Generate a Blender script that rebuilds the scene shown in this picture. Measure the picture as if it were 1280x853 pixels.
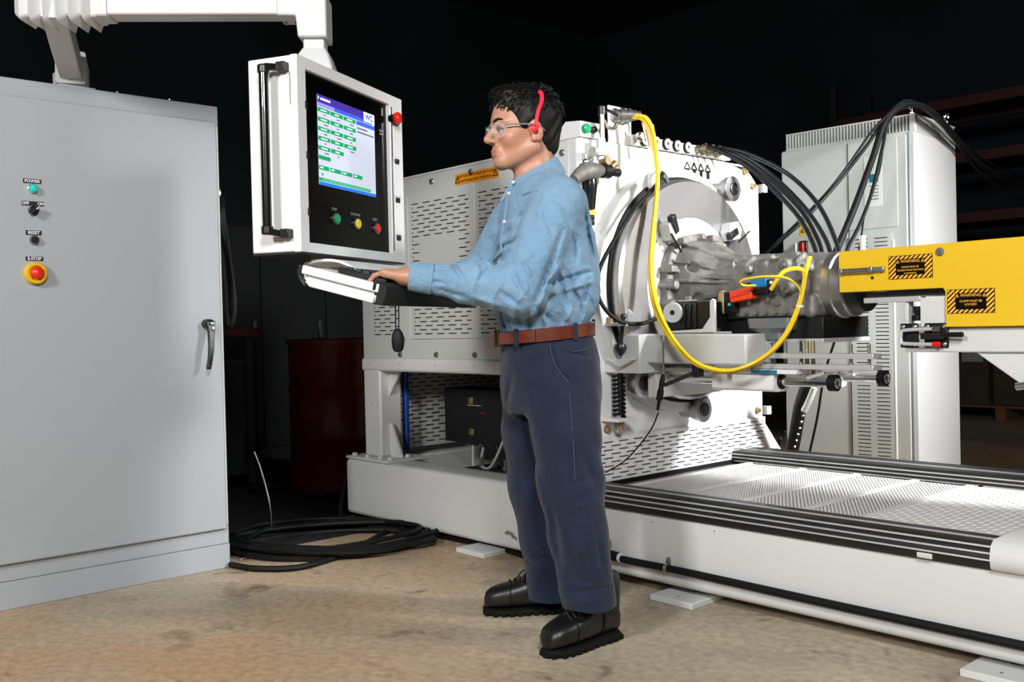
# ---------------------------------------------------------------- implicit surfaces -> smooth continuous meshes
def _v3(a): return np.array(a, dtype=np.float32)
def smin(a, b, k):
    h = np.clip(0.5+0.5*(b-a)/k, 0, 1); return b+(a-b)*h-k*h*(1-h)
def smax(a, b, k): return -smin(-a, -b, k)
def s_cap(P, a, b, ra, rb=None):
    a, b = _v3(a), _v3(b); rb = ra if rb is None else rb
    pa, ba = P-a, b-a; t = np.clip(pa @ ba/max(float(ba @ ba), 1e-9), 0, 1)
    return np.linalg.norm(pa-t[:, None]*ba, axis=1)-(ra+(rb-ra)*t)
def s_ell(P, c, r, R=None):
    q = P-_v3(c)
    if R is not None: q = q @ R
    r = _v3(r); k0 = np.linalg.norm(q/r, axis=1); k1 = np.linalg.norm(q/(r*r), axis=1)
    return k0*(k0-1)/np.maximum(k1, 1e-6)
def s_box(P, c, b, r=0.0, R=None):
    q = P-_v3(c)
    if R is not None: q = q @ R
    q = np.abs(q)-(_v3(b)-r)
    return np.linalg.norm(np.maximum(q, 0), axis=1)+np.minimum(q.max(axis=1), 0)-r
def s_cyl(P, a, b, r, rnd=0.002):
    a, b = _v3(a), _v3(b); ba = b-a; L = float(np.linalg.norm(ba)); ba = ba/L; pa = P-a; t = pa @ ba
    rho = np.linalg.norm(pa-t[:, None]*ba, axis=1); q0 = rho-r+rnd; q1 = np.abs(t-L/2)-L/2+rnd
    return np.hypot(np.maximum(q0, 0), np.maximum(q1, 0))+np.minimum(np.maximum(q0, q1), 0)-rnd
def rotm(*angs):
    """columns = local axes; angles in degrees about x, y, z"""
    m = Matrix.Rotation(math.radians(angs[2]), 3, 'Z') @ Matrix.Rotation(math.radians(angs[1]), 3, 'Y') @ Matrix.Rotation(math.radians(angs[0]), 3, 'X')
    return np.array(m, dtype=np.float32)
def sdf_mesh(fn, lo, hi, h, coarse=5):
    lo, hi = np.array(lo, float), np.array(hi, float)
    n = np.ceil((hi-lo)/h/coarse).astype(int)*coarse; nc = n//coarse
    def pts(idx, step, off=0.0): return (lo+(idx+off)*step).astype(np.float32)
    ci = np.indices(tuple(nc)).reshape(3, -1).T
    dc = fn(pts(ci, h*coarse, 0.5)).reshape(tuple(nc))
    g = np.repeat(np.repeat(np.repeat(dc, coarse, 0), coarse, 1), coarse, 2).astype(np.float32)
    act = np.abs(dc) < h*coarse*1.6
    fa = np.repeat(np.repeat(np.repeat(act, coarse, 0), coarse, 1), coarse, 2)
    ii = np.argwhere(fa); out = np.empty(len(ii), np.float32)
    for s in range(0, len(ii), 400000): out[s:s+400000] = fn(pts(ii[s:s+400000], h))
    g[fa] = out
    sg = g < 0
    cell = lambda a, b, c: (slice(a, g.shape[0]-1+a), slice(b, g.shape[1]-1+b), slice(c, g.shape[2]-1+c))
    cnt = np.zeros(tuple(s-1 for s in g.shape), np.int8)
    cor = [(a, b, c) for a in (0, 1) for b in (0, 1) for c in (0, 1)]
    for c in cor: cnt += sg[cell(*c)]
    ac = np.argwhere((cnt > 0) & (cnt < 8))
    vid = -np.ones(cnt.shape, np.int64); vid[tuple(ac.T)] = np.arange(len(ac))
    pos = np.zeros((len(ac), 3)); num = np.zeros(len(ac))
    for c in cor:
        for ax in range(3):
            if c[ax]: continue
            d = list(c); d[ax] = 1
            v0 = g[tuple((ac+np.array(c)).T)]; v1 = g[tuple((ac+np.array(d)).T)]; m = (v0 < 0) != (v1 < 0)
            t = v0[m]/(v0[m]-v1[m]); p = np.tile(np.array(c, float), (m.sum(), 1)); p[:, ax] = t
            pos[m] += p; num[m] += 1
    verts = lo+(ac+pos/num[:, None])*h
    faces = []
    for ax in range(3):
        b, c = (ax+1) % 3, (ax+2) % 3
        s0 = [slice(None)]*3; s1 = [slice(None)]*3; s0[ax] = slice(0, -1); s1[ax] = slice(1, None)
        e = np.argwhere(sg[tuple(s0)] != sg[tuple(s1)])
        e = e[(e[:, b] > 0) & (e[:, c] > 0) & (e[:, b] < g.shape[b]-1) & (e[:, c] < g.shape[c]-1)]
        inside = sg[tuple(e.T)]
        q = []
        for db, dc2 in ((-1, -1), (0, -1), (0, 0), (-1, 0)):
            k = e.copy(); k[:, b] += db; k[:, c] += dc2; q.append(vid[tuple(k.T)])
        q = np.stack(q, 1); q[~inside] = q[~inside][:, ::-1]; faces.append(q)
    F = np.concatenate(faces); F = F[(F >= 0).all(axis=1)]
    return verts, F
def sdf_part(name, fn, lo, hi, h, m, parent=None, smooth_it=2, **kw):
    """mesh in the parent's local coordinates"""
    v, f = sdf_mesh(fn, lo, hi, h)
    for _ in range(smooth_it):                       # light Laplacian relaxation
        acc = np.zeros_like(v); c = np.zeros(len(v))
        for a, b in ((0, 1), (1, 2), (2, 3), (3, 0)):
            np.add.at(acc, f[:, a], v[f[:, b]]); np.add.at(c, f[:, a], 1); np.add.at(acc, f[:, b], v[f[:, a]]); np.add.at(c, f[:, b], 1)
        v = 0.5*v+0.5*acc/np.maximum(c, 1)[:, None]
    me = bpy.data.meshes.new(name); me.vertices.add(len(v)); me.vertices.foreach_set('co', v.astype(np.float32).ravel())
    me.loops.add(f.size); me.loops.foreach_set('vertex_index', f.astype(np.int32).ravel())
    me.polygons.add(len(f)); me.polygons.foreach_set('loop_start', np.arange(0, f.size, 4, dtype=np.int32))
    me.update(calc_edges=True); me.validate(); me.polygons.foreach_set('use_smooth', np.ones(len(me.polygons), bool)); me.update()
    me.materials.append(m)
    o = bpy.data.objects.new(name, me); COL.objects.link(o)
    if parent is not None: o.parent = parent; ROOTM[o.name] = ROOTM[parent.name]
    return o
import bpy, bmesh, math, random
import numpy as np
from mathutils import Vector, Matrix, Quaternion
random.seed(7); rng = np.random.default_rng(7)
scene = bpy.context.scene
COL = scene.collection
for o in list(bpy.data.objects): bpy.data.objects.remove(o)

# ---------------------------------------------------------------- camera
FPX = 1229.25                       # focal length in pixels of the 1280 px wide frame
YAW, PITCH, ROLL = 0.837948, 0.0139532, -0.0231117
CAM = Vector((0, 0, 1.0))
fwd = Vector((-math.sin(YAW)*math.cos(PITCH), math.cos(YAW)*math.cos(PITCH), -math.sin(PITCH)))
rgt0 = Vector((math.cos(YAW), math.sin(YAW), 0)); up0 = rgt0.cross(fwd)
rgt = math.cos(ROLL)*rgt0 + math.sin(ROLL)*up0
upv = -math.sin(ROLL)*rgt0 + math.cos(ROLL)*up0
cd = bpy.data.cameras.new('camera'); cam = bpy.data.objects.new('camera', cd); COL.objects.link(cam)
cd.sensor_width = 36.0; cd.lens = FPX/1280*36.0; cd.clip_start = 0.05; cd.clip_end = 60
cam.matrix_world = Matrix(((rgt.x, upv.x, -fwd.x, CAM.x), (rgt.y, upv.y, -fwd.y, CAM.y), (rgt.z, upv.z, -fwd.z, CAM.z), (0, 0, 0, 1)))
scene.camera = cam
def at(px, py, D):                  # survey helper: photo pixel + distance -> place in the hall
    return CAM + D*((px-640)/FPX*rgt - (py-426.5)/FPX*upv + fwd)
def on(px, py, ax, v):              # survey helper: photo pixel on a known plane
    d = (px-640)/FPX*rgt - (py-426.5)/FPX*upv + fwd
    t = (v-CAM[ax])/d[ax]
    return CAM + t*d

# ---------------------------------------------------------------- light and exposure
EXPO = 0.0
vs = scene.view_settings
vs.view_transform = 'Standard'; vs.look = 'None'; vs.exposure = EXPO; vs.gamma = 1.0; vs.use_curve_mapping = False
w = bpy.data.worlds.new('dark_hall'); scene.world = w; w.use_nodes = True
w.node_tree.nodes['Background'].inputs[0].default_value = (0.55, 0.62, 0.7, 1)
w.node_tree.nodes['Background'].inputs[1].default_value = 0.012
def area(name, loc, target, size, power, color=(1, 1, 1)):
    l = bpy.data.lights.new(name, 'AREA'); l.shape = 'SQUARE'; l.size = size; l.energy = power; l.color = color
    o = bpy.data.objects.new(name, l); COL.objects.link(o)
    o.location = loc; o.rotation_euler = (Vector(target)-Vector(loc)).to_track_quat('-Z', 'Y').to_euler()
    return o
area('studio_softbox_left', (-1.0, -3.2, 3.2), (-3.0, 2.6, 0.8), 0.8, 232, (1.0, 1.0, 0.99))
area('studio_softbox_key', (0.7, -0.1, 2.85), (-2.9, 2.6, 0.9), 0.7, 148, (1.0, 1.0, 0.99))
g_ = area('studio_softbox_right', (1.2, 4.3, 2.7), (-2.8, 4.1, 1.0), 0.7, 74, (1.0, 1.0, 1.0))
g_.data.spread = math.radians(60)              # gridded softbox aimed at the face plate

# ---------------------------------------------------------------- helpers
def lin(c):
    return tuple((x/12.92 if x <= 0.04045 else ((x+0.055)/1.055)**2.4) for x in (v/255 for v in c))
MATS = {}
def mat(name, rgb, rough=0.5, metal=0.0, bump=None, var=None, emit=0.0, spec=0.5, alpha=None, trans=0.0, coat=0.0):
    """rgb is the sRGB colour 0-255; bump=(scale,strength), var=(scale,amount): procedural relief and colour mottling"""
    if name in MATS: return MATS[name]
    m = bpy.data.materials.new(name); m.use_nodes = True; MATS[name] = m
    nt = m.node_tree; b = nt.nodes['Principled BSDF']; c = (*lin(rgb), 1)
    b.inputs['Base Color'].default_value = c; b.inputs['Roughness'].default_value = rough
    b.inputs['Metallic'].default_value = metal; b.inputs['Specular IOR Level'].default_value = spec
    b.inputs['Coat Weight'].default_value = coat
    if trans: b.inputs['Transmission Weight'].default_value = trans
    if emit:
        b.inputs['Emission Color'].default_value = c; b.inputs['Emission Strength'].default_value = emit*2**(-EXPO)
    if alpha is not None: b.inputs['Alpha'].default_value = alpha
    if bump or var:
        tc = nt.nodes.new('ShaderNodeTexCoord')
    if var:
        n = nt.nodes.new('ShaderNodeTexNoise'); n.inputs['Scale'].default_value = var[0]; n.inputs['Detail'].default_value = 5
        nt.links.new(tc.outputs['Object'], n.inputs['Vector'])
        r = nt.nodes.new('ShaderNodeValToRGB'); a = var[1]
        r.color_ramp.elements[0].position = 0.3; r.color_ramp.elements[1].position = 0.7
        r.color_ramp.elements[0].color = (*(x*(1-a) for x in c[:3]), 1); r.color_ramp.elements[1].color = (*(min(1, x*(1+a)) for x in c[:3]), 1)
        nt.links.new(n.outputs['Fac'], r.inputs[0]); nt.links.new(r.outputs[0], b.inputs['Base Color'])
        if emit: nt.links.new(r.outputs[0], b.inputs['Emission Color'])
    if bump:
        n = nt.nodes.new('ShaderNodeTexNoise'); n.inputs['Scale'].default_value = bump[0]; n.inputs['Detail'].default_value = 4
        nt.links.new(tc.outputs['Object'], n.inputs['Vector'])
        bn = nt.nodes.new('ShaderNodeBump'); bn.inputs['Strength'].default_value = bump[1]; bn.inputs['Distance'].default_value = 0.004
        nt.links.new(n.outputs['Fac'], bn.inputs['Height']); nt.links.new(bn.outputs['Normal'], b.inputs['Normal'])
    return m

def V(*a): return Vector(a[0] if len(a) == 1 else a)
def perp(n):
    n = Vector(n).normalized(); a = Vector((0, 0, 1)) if abs(n.z) < 0.9 else Vector((1, 0, 0))
    u = a.cross(n).normalized(); return u, n.cross(u)
def spline(pts, sub=6, closed=False):
    """Catmull-Rom through points"""
    P = [Vector(p) for p in pts]; n = len(P); out = []
    rngi = range(n) if closed else range(n-1)
    for i in rngi:
        if closed: a, b, c, d = P[(i-1) % n], P[i], P[(i+1) % n], P[(i+2) % n]
        else:
            b, c = P[i], P[i+1]; a = P[i-1] if i else b+(b-c); d = P[i+2] if i+2 < n else c+(c-b)
        for k in range(sub):
            t = k/sub
            out.append(0.5*((2*b)+(c-a)*t+(2*a-5*b+4*c-d)*t*t+(3*b-a-3*c+d)*t**3))
    if not closed: out.append(P[-1])
    return out

class MB:
    def __init__(s): s.v = []; s.f = []
    def add(s, vs, fs):
        k = len(s.v); s.v += [Vector(p) for p in vs]; s.f += [tuple(i+k for i in f) for f in fs]; return s
    def bx(s, x0, x1, y0, y1, z0, z1):
        return s.add([(x0, y0, z0), (x1, y0, z0), (x1, y1, z0), (x0, y1, z0), (x0, y0, z1), (x1, y0, z1), (x1, y1, z1), (x0, y1, z1)],
                     [(0, 3, 2, 1), (4, 5, 6, 7), (0, 1, 5, 4), (1, 2, 6, 5), (2, 3, 7, 6), (3, 0, 4, 7)])
    def bar(s, p0, p1, w, h, upd=(0, 0, 1)):
        """rectangular bar from p0 to p1, w sideways and h along upd"""
        p0, p1 = Vector(p0), Vector(p1); d = (p1-p0).normalized(); side = d.cross(Vector(upd)).normalized(); u2 = side.cross(d)
        vs = []
        for p in (p0, p1):
            for a, b in ((-1, -1), (1, -1), (1, 1), (-1, 1)): vs.append(p+side*(a*w/2)+u2*(b*h/2))
        return s.add(vs, [(0, 3, 2, 1)[::-1], (4, 5, 6, 7)[::-1], (0, 1, 5, 4)[::-1], (1, 2, 6, 5)[::-1], (2, 3, 7, 6)[::-1], (3, 0, 4, 7)[::-1]])
    def prism(s, poly, o, u, v, w):
        """polygon (list of 2d) in frame o,u,v extruded by w"""
        o, u, v, w = Vector(o), Vector(u), Vector(v), Vector(w); n = len(poly)
        a = [o+u*p[0]+v*p[1] for p in poly]; b = [p+w for p in a]
        flip = u.cross(v).dot(w) > 0
        area2 = sum(poly[i][0]*poly[(i+1) % n][1]-poly[(i+1) % n][0]*poly[i][1] for i in range(n))
        if area2 < 0: flip = not flip
        f0 = tuple(range(n)); f1 = tuple(range(n, 2*n)); sides = [(i, (i+1) % n, n+(i+1) % n, n+i) for i in range(n)]
        if flip: fs = [f0[::-1], f1]+sides
        else: fs = [f0, f1[::-1]]+[q[::-1] for q in sides]
        return s.add(a+b, fs)
    def lathe(s, o, ax, prof, n=28, cap=True, arc=None):
        """profile [(t along axis, radius)]"""
        o, ax = Vector(o), Vector(ax).normalized(); u, v = perp(ax); vs = []; fs = []; m = len(prof)
        for t, r in prof:
            for k in range(n):
                a = 2*math.pi*k/n; vs.append(o+ax*t+(u*math.cos(a)+v*math.sin(a))*r)
        for i in range(m-1):
            for k in range(n): fs.append((i*n+k, i*n+(k+1) % n, (i+1)*n+(k+1) % n, (i+1)*n+k))
        if cap:
            if prof[0][1] > 1e-6: fs.append(tuple(range(n))[::-1])
            if prof[-1][1] > 1e-6: fs.append(tuple((m-1)*n+k for k in range(n)))
        return s.add(vs, fs)
    def cyl(s, p0, p1, r, r2=None, n=20):
        p0, p1 = Vector(p0), Vector(p1); L = (p1-p0).length
        return s.lathe(p0, p1-p0, [(0, r), (L, r if r2 is None else r2)], n)
    def ringw(s, p0, p1, ro, ri, n=28):
        L = (Vector(p1)-Vector(p0)).length
        return s.lathe(p0, Vector(p1)-Vector(p0), [(0, ri), (0, ro), (L, ro), (L, ri), (0, ri)], n, cap=False)
    def tube(s, pts, r, n=8, closed=False, sub=0, rad=None):
        P = spline(pts, sub, closed) if sub else [Vector(p) for p in pts]
        m = len(P); vs = []; fs = []
        t0 = (P[1]-P[0]).normalized(); u, _ = perp(t0)
        for i, p in enumerate(P):
            if closed: t = (P[(i+1) % m]-P[i-1]).normalized()
            else: t = (P[min(i+1, m-1)]-P[max(i-1, 0)])
            t = t.normalized() if t.length > 1e-9 else t0
            u = (u-t*u.dot(t)); u = u.normalized() if u.length > 1e-6 else perp(t)[0]
            v = t.cross(u); rr = rad(i/(m-1)) if rad else r
            for k in range(n):
                a = 2*math.pi*k/n; vs.append(p+(u*math.cos(a)+v*math.sin(a))*rr)
        for i in range(m if closed else m-1):
            j = (i+1) % m
            for k in range(n): fs.append((i*n+k, i*n+(k+1) % n, j*n+(k+1) % n, j*n+k))
        if not closed: fs += [tuple(range(n))[::-1], tuple((m-1)*n+k for k in range(n))]
        return s.add(vs, fs)
    def loft(s, rings, cap=True, closed=True):
        n = len(rings[0]); vs = [p for r in rings for p in r]; fs = []
        for i in range(len(rings)-1):
            for k in range(n if closed else n-1): fs.append((i*n+k, i*n+(k+1) % n, (i+1)*n+(k+1) % n, (i+1)*n+k))
        if cap and closed: fs += [tuple(range(n))[::-1], tuple((len(rings)-1)*n+k for k in range(n))]
        return s.add(vs, fs)
    def ball(s, c, r, n=16, sc=(1, 1, 1)):
        c = Vector(c); rings = []
        for i in range(1, n//2):
            a = math.pi*i/(n//2); rings.append([c+Vector((r*sc[0]*math.sin(a)*math.cos(2*math.pi*k/n), r*sc[1]*math.sin(a)*math.sin(2*math.pi*k/n), -r*sc[2]*math.cos(a))) for k in range(n)])
        k0 = len(s.v); s.loft(rings, cap=False); m = len(rings)
        s.v += [c+Vector((0, 0, -r*sc[2])), c+Vector((0, 0, r*sc[2]))]; a, b = len(s.v)-2, len(s.v)-1
        for k in range(n):
            s.f.append((k0+(k+1) % n, k0+k, a)); s.f.append((k0+(m-1)*n+k, k0+(m-1)*n+(k+1) % n, b))
        return s
    def mesh(s, name, smooth=True, ang=40):
        me = bpy.data.meshes.new(name); me.from_pydata([tuple(p) for p in s.v], [], s.f)
        me.validate()
        if smooth:
            me.polygons.foreach_set('use_smooth', [True]*len(me.polygons)); me.set_sharp_from_angle(angle=math.radians(ang))
        me.update(); return me

ROOTM = {}                                  # object -> world matrix of its root
def props(o, label, cat, group=None, kind=None):
    if label: o['label'] = label
    if cat: o['category'] = cat
    if group: o['group'] = group
    if kind: o['kind'] = kind
    return o
def thing(name, label, cat, loc=(0, 0, 0), rz=0.0, group=None):
    o = bpy.data.objects.new(name, None); COL.objects.link(o); o.empty_display_size = 0.1
    o.location = loc; o.rotation_euler = (0, 0, rz); props(o, label, cat, group)
    ROOTM[o.name] = Matrix.Translation(Vector(loc)) @ Matrix.Rotation(rz, 4, 'Z')
    return o
def finish(o, bevel):
    if bevel:
        b = o.modifiers.new('bevel', 'BEVEL'); b.width = bevel; b.segments = 2; b.limit_method = 'ANGLE'; b.angle_limit = math.radians(40); b.harden_normals = False
def part(name, mb, m, parent=None, local=False, bevel=0, smooth=True, ang=40, label=None, kind=None):
    """a part (or sub-part) mesh; coordinates are those of the hall unless local"""
    if parent is not None and not local:
        M = ROOTM[parent.name].inverted(); mb.v = [M @ p for p in mb.v]
    me = mb.mesh(name, smooth, ang); me.materials.append(m)
    o = bpy.data.objects.new(name, me); COL.objects.link(o)
    if parent is not None: o.parent = parent; ROOTM[o.name] = ROOTM[parent.name]
    else: ROOTM[o.name] = Matrix.Identity(4)
    finish(o, bevel)
    if label: o['label'] = label
    if kind: o['kind'] = kind
    return o
def solo(name, mb, m, label, cat, base, bevel=0, group=None, smooth=True, ang=40):
    """a thing that is one mesh, origin at its base"""
    base = Vector(base); mb.v = [p-base for p in mb.v]
    me = mb.mesh(name, smooth, ang); me.materials.append(m)
    o = bpy.data.objects.new(name, me); COL.objects.link(o); o.location = base
    props(o, label, cat, group); ROOTM[o.name] = Matrix.Translation(base); finish(o, bevel); return o
def struct(name, mb, m, smooth=False, bevel=0):
    me = mb.mesh(name, smooth); me.materials.append(m); o = bpy.data.objects.new(name, me); COL.objects.link(o)
    o['kind'] = 'structure'; ROOTM[o.name] = Matrix.Identity(4); finish(o, bevel); return o
_shared = {}
def piece(name, key, build, m, parent, loc, nrm=(0, 0, 1), spin=0.0, local=False):
    """small repeated part with shared mesh data, local +Z of the mesh turned to nrm"""
    k = (key, m.name)
    if k not in _shared:
        mb = MB(); build(mb); me = mb.mesh(key); me.materials.append(m); _shared[k] = me
    o = bpy.data.objects.new(name, _shared[k]); COL.objects.link(o); o.parent = parent
    q = Vector(nrm).to_track_quat('Z', 'Y') @ Quaternion((0, 0, 1), spin)
    Mx = Matrix.Translation(Vector(loc)) @ q.to_matrix().to_4x4()
    if not local: Mx = ROOTM[parent.name].inverted() @ Mx
    o.matrix_local = Mx; o.location = Mx.to_translation(); o.rotation_euler = Mx.to_euler()
    ROOTM[o.name] = ROOTM[parent.name]
    return o
def hexbolt(r, h):
    def b(mb):
        mb.lathe((0, 0, -0.002), (0, 0, 1), [(0, r*1.45), (0.004, r*1.45)], 14)
        mb.lathe((0, 0, 0.002), (0, 0, 1), [(0, r*1.15), (h, r*1.15)], 6)
    return b
def buttonbolt(r, h):
    def b(mb):
        mb.lathe((0, 0, -0.002), (0, 0, 1), [(0, r), (h*0.6, r*0.95), (h, r*0.55), (h, r*0.4), (h*0.5, r*0.38), (h*0.5, 0)], 12)
    return b
def bolt(parent, loc, nrm, r=0.008, h=0.008, m=None, kind=hexbolt, name='bolt', local=False):
    return piece(name, '%s%g_%g' % (kind.__name__, r, h), kind(r, h), m or M_STEEL, parent, loc, nrm, local=local)

def perforated(mb, o, u, v, w, h, rows, t=0.003):
    """sheet w x h in frame o,u,v (normal u x v), rows=[(vc, slot height, [(u0,u1),...])] are real holes"""
    o, u, v = Vector(o), Vector(u).normalized(), Vector(v).normalized(); n = u.cross(v)
    def q(u0, u1, v0, v1, d=0.0):
        mb.add([o+u*u0+v*v0+n*d, o+u*u1+v*v0+n*d, o+u*u1+v*v1+n*d, o+u*u0+v*v1+n*d], [(0, 1, 2, 3)])
    def wall(a, b): mb.add([o+u*a[0]+v*a[1], o+u*b[0]+v*b[1], o+u*b[0]+v*b[1]-n*t, o+u*a[0]+v*a[1]-n*t], [(0, 3, 2, 1)])
    y = 0.0
    for vc, sh, hs in sorted(rows):
        a, b = vc-sh/2, vc+sh/2
        if a > y: q(0, w, y, a)
        x = 0.0
        for u0, u1 in sorted(hs):
            if u0 > x: q(x, u0, a, b)
            wall((u1, a), (u0, a)); wall((u1, b), (u1, a)); wall((u0, b), (u1, b)); wall((u0, a), (u0, b)); x = u1
        if x < w: q(x, w, a, b)
        y = b
    if y < h: q(0, w, y, h)
    c = [(0, 0), (w, 0), (w, h), (0, h)]
    for i in range(4): wall(c[i], c[(i+1) % 4])
    return mb
def slot_rows(w, h, pitch_v, slot, gap, sh, mv, mu, skip=None, phase=0.0):
    """staggered slot pattern inside margins; skip(u0,u1,v) drops slots"""
    rows = []; k = 0; y = mv
    while y <= h-mv+1e-6:
        hs = []; x = mu-(slot+gap)*(0.5 if k % 2 else 0.0)+phase
        while x < w-mu:
            a, b = max(x, mu), min(x+slot, w-mu)
            if b-a > slot*0.15 and not (skip and skip(a, b, y)): hs.append((a, b))
            x += slot+gap
        rows.append((y, sh, hs)); y += pitch_v; k += 1
    return rows
def text(s, size, o, u, v, m, parent, name='lettering', align='CENTER', ext=0.0004, local=False, bold=0.0):
    c = bpy.data.curves.new(name, 'FONT'); c.body = s; c.size = size; c.align_x = align; c.align_y = 'CENTER'; c.extrude = ext; c.offset = bold
    c.resolution_u = 3
    t = bpy.data.objects.new('tmp_text', c); COL.objects.link(t)
    dg = bpy.context.evaluated_depsgraph_get(); me = bpy.data.meshes.new_from_object(t.evaluated_get(dg))
    bpy.data.objects.remove(t); bpy.data.curves.remove(c)
    u, v = Vector(u).normalized(), Vector(v).normalized(); n = u.cross(v); o = Vector(o)
    Mx = Matrix(((u.x, v.x, n.x, o.x), (u.y, v.y, n.y, o.y), (u.z, v.z, n.z, o.z), (0, 0, 0, 1)))
    if not local: Mx = ROOTM[parent.name].inverted() @ Mx
    me.transform(Mx); me.name = name; me.materials.clear(); me.materials.append(m)
    ob = bpy.data.objects.new(name, me); COL.objects.link(ob); ob.parent = parent; ROOTM[ob.name] = ROOTM[parent.name]
    return ob
X, Y, Z = Vector((1, 0, 0)), Vector((0, 1, 0)), Vector((0, 0, 1))

# ---------------------------------------------------------------- materials
M_WHITE = mat('white_machine_paint', (205, 206, 204), 0.42, bump=(60, 0.04), var=(3, 0.02))
M_WHITE2 = mat('white_powder_coat', (224, 224, 223), 0.38, bump=(400, 0.03))
M_GREYP = mat('grey_cabinet_paint', (160, 164, 169), 0.52, bump=(300, 0.04), var=(2, 0.015))
M_GREYB = mat('light_grey_paint', (190, 192, 190), 0.45, bump=(200, 0.03))
M_BLACK = mat('black_plastic', (14, 14, 15), 0.38)
M_RUB = mat('black_rubber', (9, 10, 11), 0.6, bump=(200, 0.1), spec=0.25)
M_GLOSS = mat('gloss_black_panel', (4, 4, 5), 0.25, spec=0.08)
M_STEEL = mat('zinc_steel', (165, 165, 160), 0.32, 0.9)
M_CHROME = mat('chrome', (225, 226, 228), 0.12, 1.0)
M_DARKST = mat('dark_steel', (70, 70, 72), 0.4, 0.8)
M_BRASS = mat('brass', (168, 146, 108), 0.4, 0.7)
M_ALU = mat('cast_aluminium', (118, 116, 112), 0.6, 0.35, bump=(70, 0.6), var=(18, 0.3))
M_ALUM = mat('machined_aluminium', (205, 205, 205), 0.35, 0.45, bump=(300, 0.05))
M_YEL = mat('yellow_guard_paint', (224, 182, 18), 0.42, var=(2.5, 0.04))
M_YCAB = mat('yellow_cable_jacket', (232, 196, 30), 0.42)
M_RED = mat('red_plastic', (214, 28, 24), 0.35)
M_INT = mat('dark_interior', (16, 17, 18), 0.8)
M_INK = mat('black_ink', (10, 10, 10), 0.6)
M_LWHITE = mat('white_print', (228, 228, 224), 0.6)
# ================================================================= the hall
def concrete():
    m = bpy.data.materials.new('stained_concrete'); m.use_nodes = True; nt = m.node_tree; b = nt.nodes['Principled BSDF']
    tc = nt.nodes.new('ShaderNodeTexCoord'); N = nt.nodes.new; Lk = nt.links.new
    def noise(s, d, dist=0.0):
        n = N('ShaderNodeTexNoise'); n.inputs['Scale'].default_value = s; n.inputs['Detail'].default_value = d; n.inputs['Distortion'].default_value = dist
        Lk(tc.outputs['Object'], n.inputs['Vector']); return n
    def ramp(src, a, ca, bb, cb):
        r = N('ShaderNodeValToRGB'); r.color_ramp.elements[0].position = a; r.color_ramp.elements[1].position = bb
        r.color_ramp.elements[0].color = (*ca, 1); r.color_ramp.elements[1].color = (*cb, 1); Lk(src, r.inputs[0]); return r
    def mix(fac, a, c, mode='MIX', f=None):
        x = N('ShaderNodeMix'); x.data_type = 'RGBA'; x.blend_type = mode
        if f is None: Lk(fac, x.inputs[0])
        else: x.inputs[0].default_value = f
        Lk(a, x.inputs[6]); Lk(c, x.inputs[7]); return x.outputs[2]
    base = ramp(noise(1.1, 6, 0.6).outputs[0], 0.35, lin((154, 141, 122)), 0.65, lin((192, 178, 156)))
    tan = ramp(noise(0.55, 3).outputs[0], 0.45, (0, 0, 0), 0.62, (1, 1, 1))
    tanc = N('ShaderNodeRGB'); tanc.outputs[0].default_value = (*lin((186, 152, 116)), 1)
    c1 = mix(tan.outputs[0], base.outputs[0], tanc.outputs[0])
    fine = ramp(noise(34, 9).outputs[0], 0.32, (0.70, 0.70, 0.70), 0.68, (1.14, 1.14, 1.14))
    c2 = mix(None, c1, fine.outputs[0], 'MULTIPLY', 0.8)
    spot = ramp(noise(5.5, 7, 1.0).outputs[0], 0.60, (1, 1, 1), 0.74, (0.5, 0.47, 0.43))
    c3 = mix(None, c2, spot.outputs[0], 'MULTIPLY', 1.0)
    Lk(c3, b.inputs['Base Color']); b.inputs['Roughness'].default_value = 0.55
    bn = N('ShaderNodeBump'); bn.inputs['Strength'].default_value = 0.25; bn.inputs['Distance'].default_value = 0.003
    Lk(noise(30, 6).outputs[0], bn.inputs['Height']); Lk(bn.outputs['Normal'], b.inputs['Normal'])
    return m
struct('floor', MB().bx(-13, 4, -4, 14, -0.1, 0), concrete())
M_DWALL = mat('dark_teal_wall', (9, 27, 29), 0.9, var=(0.6, 0.5))
M_DCEIL = mat('dark_ceiling', (14, 16, 17), 0.9)
struct('wall_left', MB().bx(-13.2, -13, -4, 14, 0, 6.5), M_DWALL)
struct('wall_back', MB().bx(-13.2, 4, 14, 14.2, 0, 6.5), M_DWALL)
struct('ceiling', MB().bx(-13.2, 4.2, -4, 14.2, 6.5, 6.6), M_DCEIL)

# ================================================================= grey control cabinet
CX = -3.94; CY0, CY1, CH = 0.30, 1.893, 1.967
cab = thing('control_cabinet', 'tall light grey steel control cabinet with power lamp and emergency stop', 'cabinet', (CX-0.3, 1.1, 0))
part('body', MB().bx(CX-0.6, CX, CY0, CY1, 0.105, CH), M_GREYP, cab, bevel=0.004)
part('plinth', MB().bx(CX-0.6, CX-0.002, CY0, CY1+0.003, 0.0, 0.104), M_GREYP, cab, bevel=0.003)
door = part('door', MB().bx(CX, CX+0.022, CY0+0.02, 1.876, 0.172, 1.897), M_GREYP, cab, bevel=0.006)
part('edge_trim', MB().bx(CX+0.001, CX+0.014, 1.877, 1.884, 0.19, 1.88), M_WHITE, cab, bevel=0.002)
DX = CX+0.022
def plate(parent, x, y0, y1, z0, z1, s, size, bold=0.0):
    p = part('label_plate', MB().bx(x, x+0.0015, y0, y1, z0, z1), M_INK, parent, bevel=0.0005)
    if s: text(s, size, (x+0.0018, (y0+y1)/2, (z0+z1)/2), Y, Z, M_LWHITE, parent, bold=bold)
    return p
yb = 1.139
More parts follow.
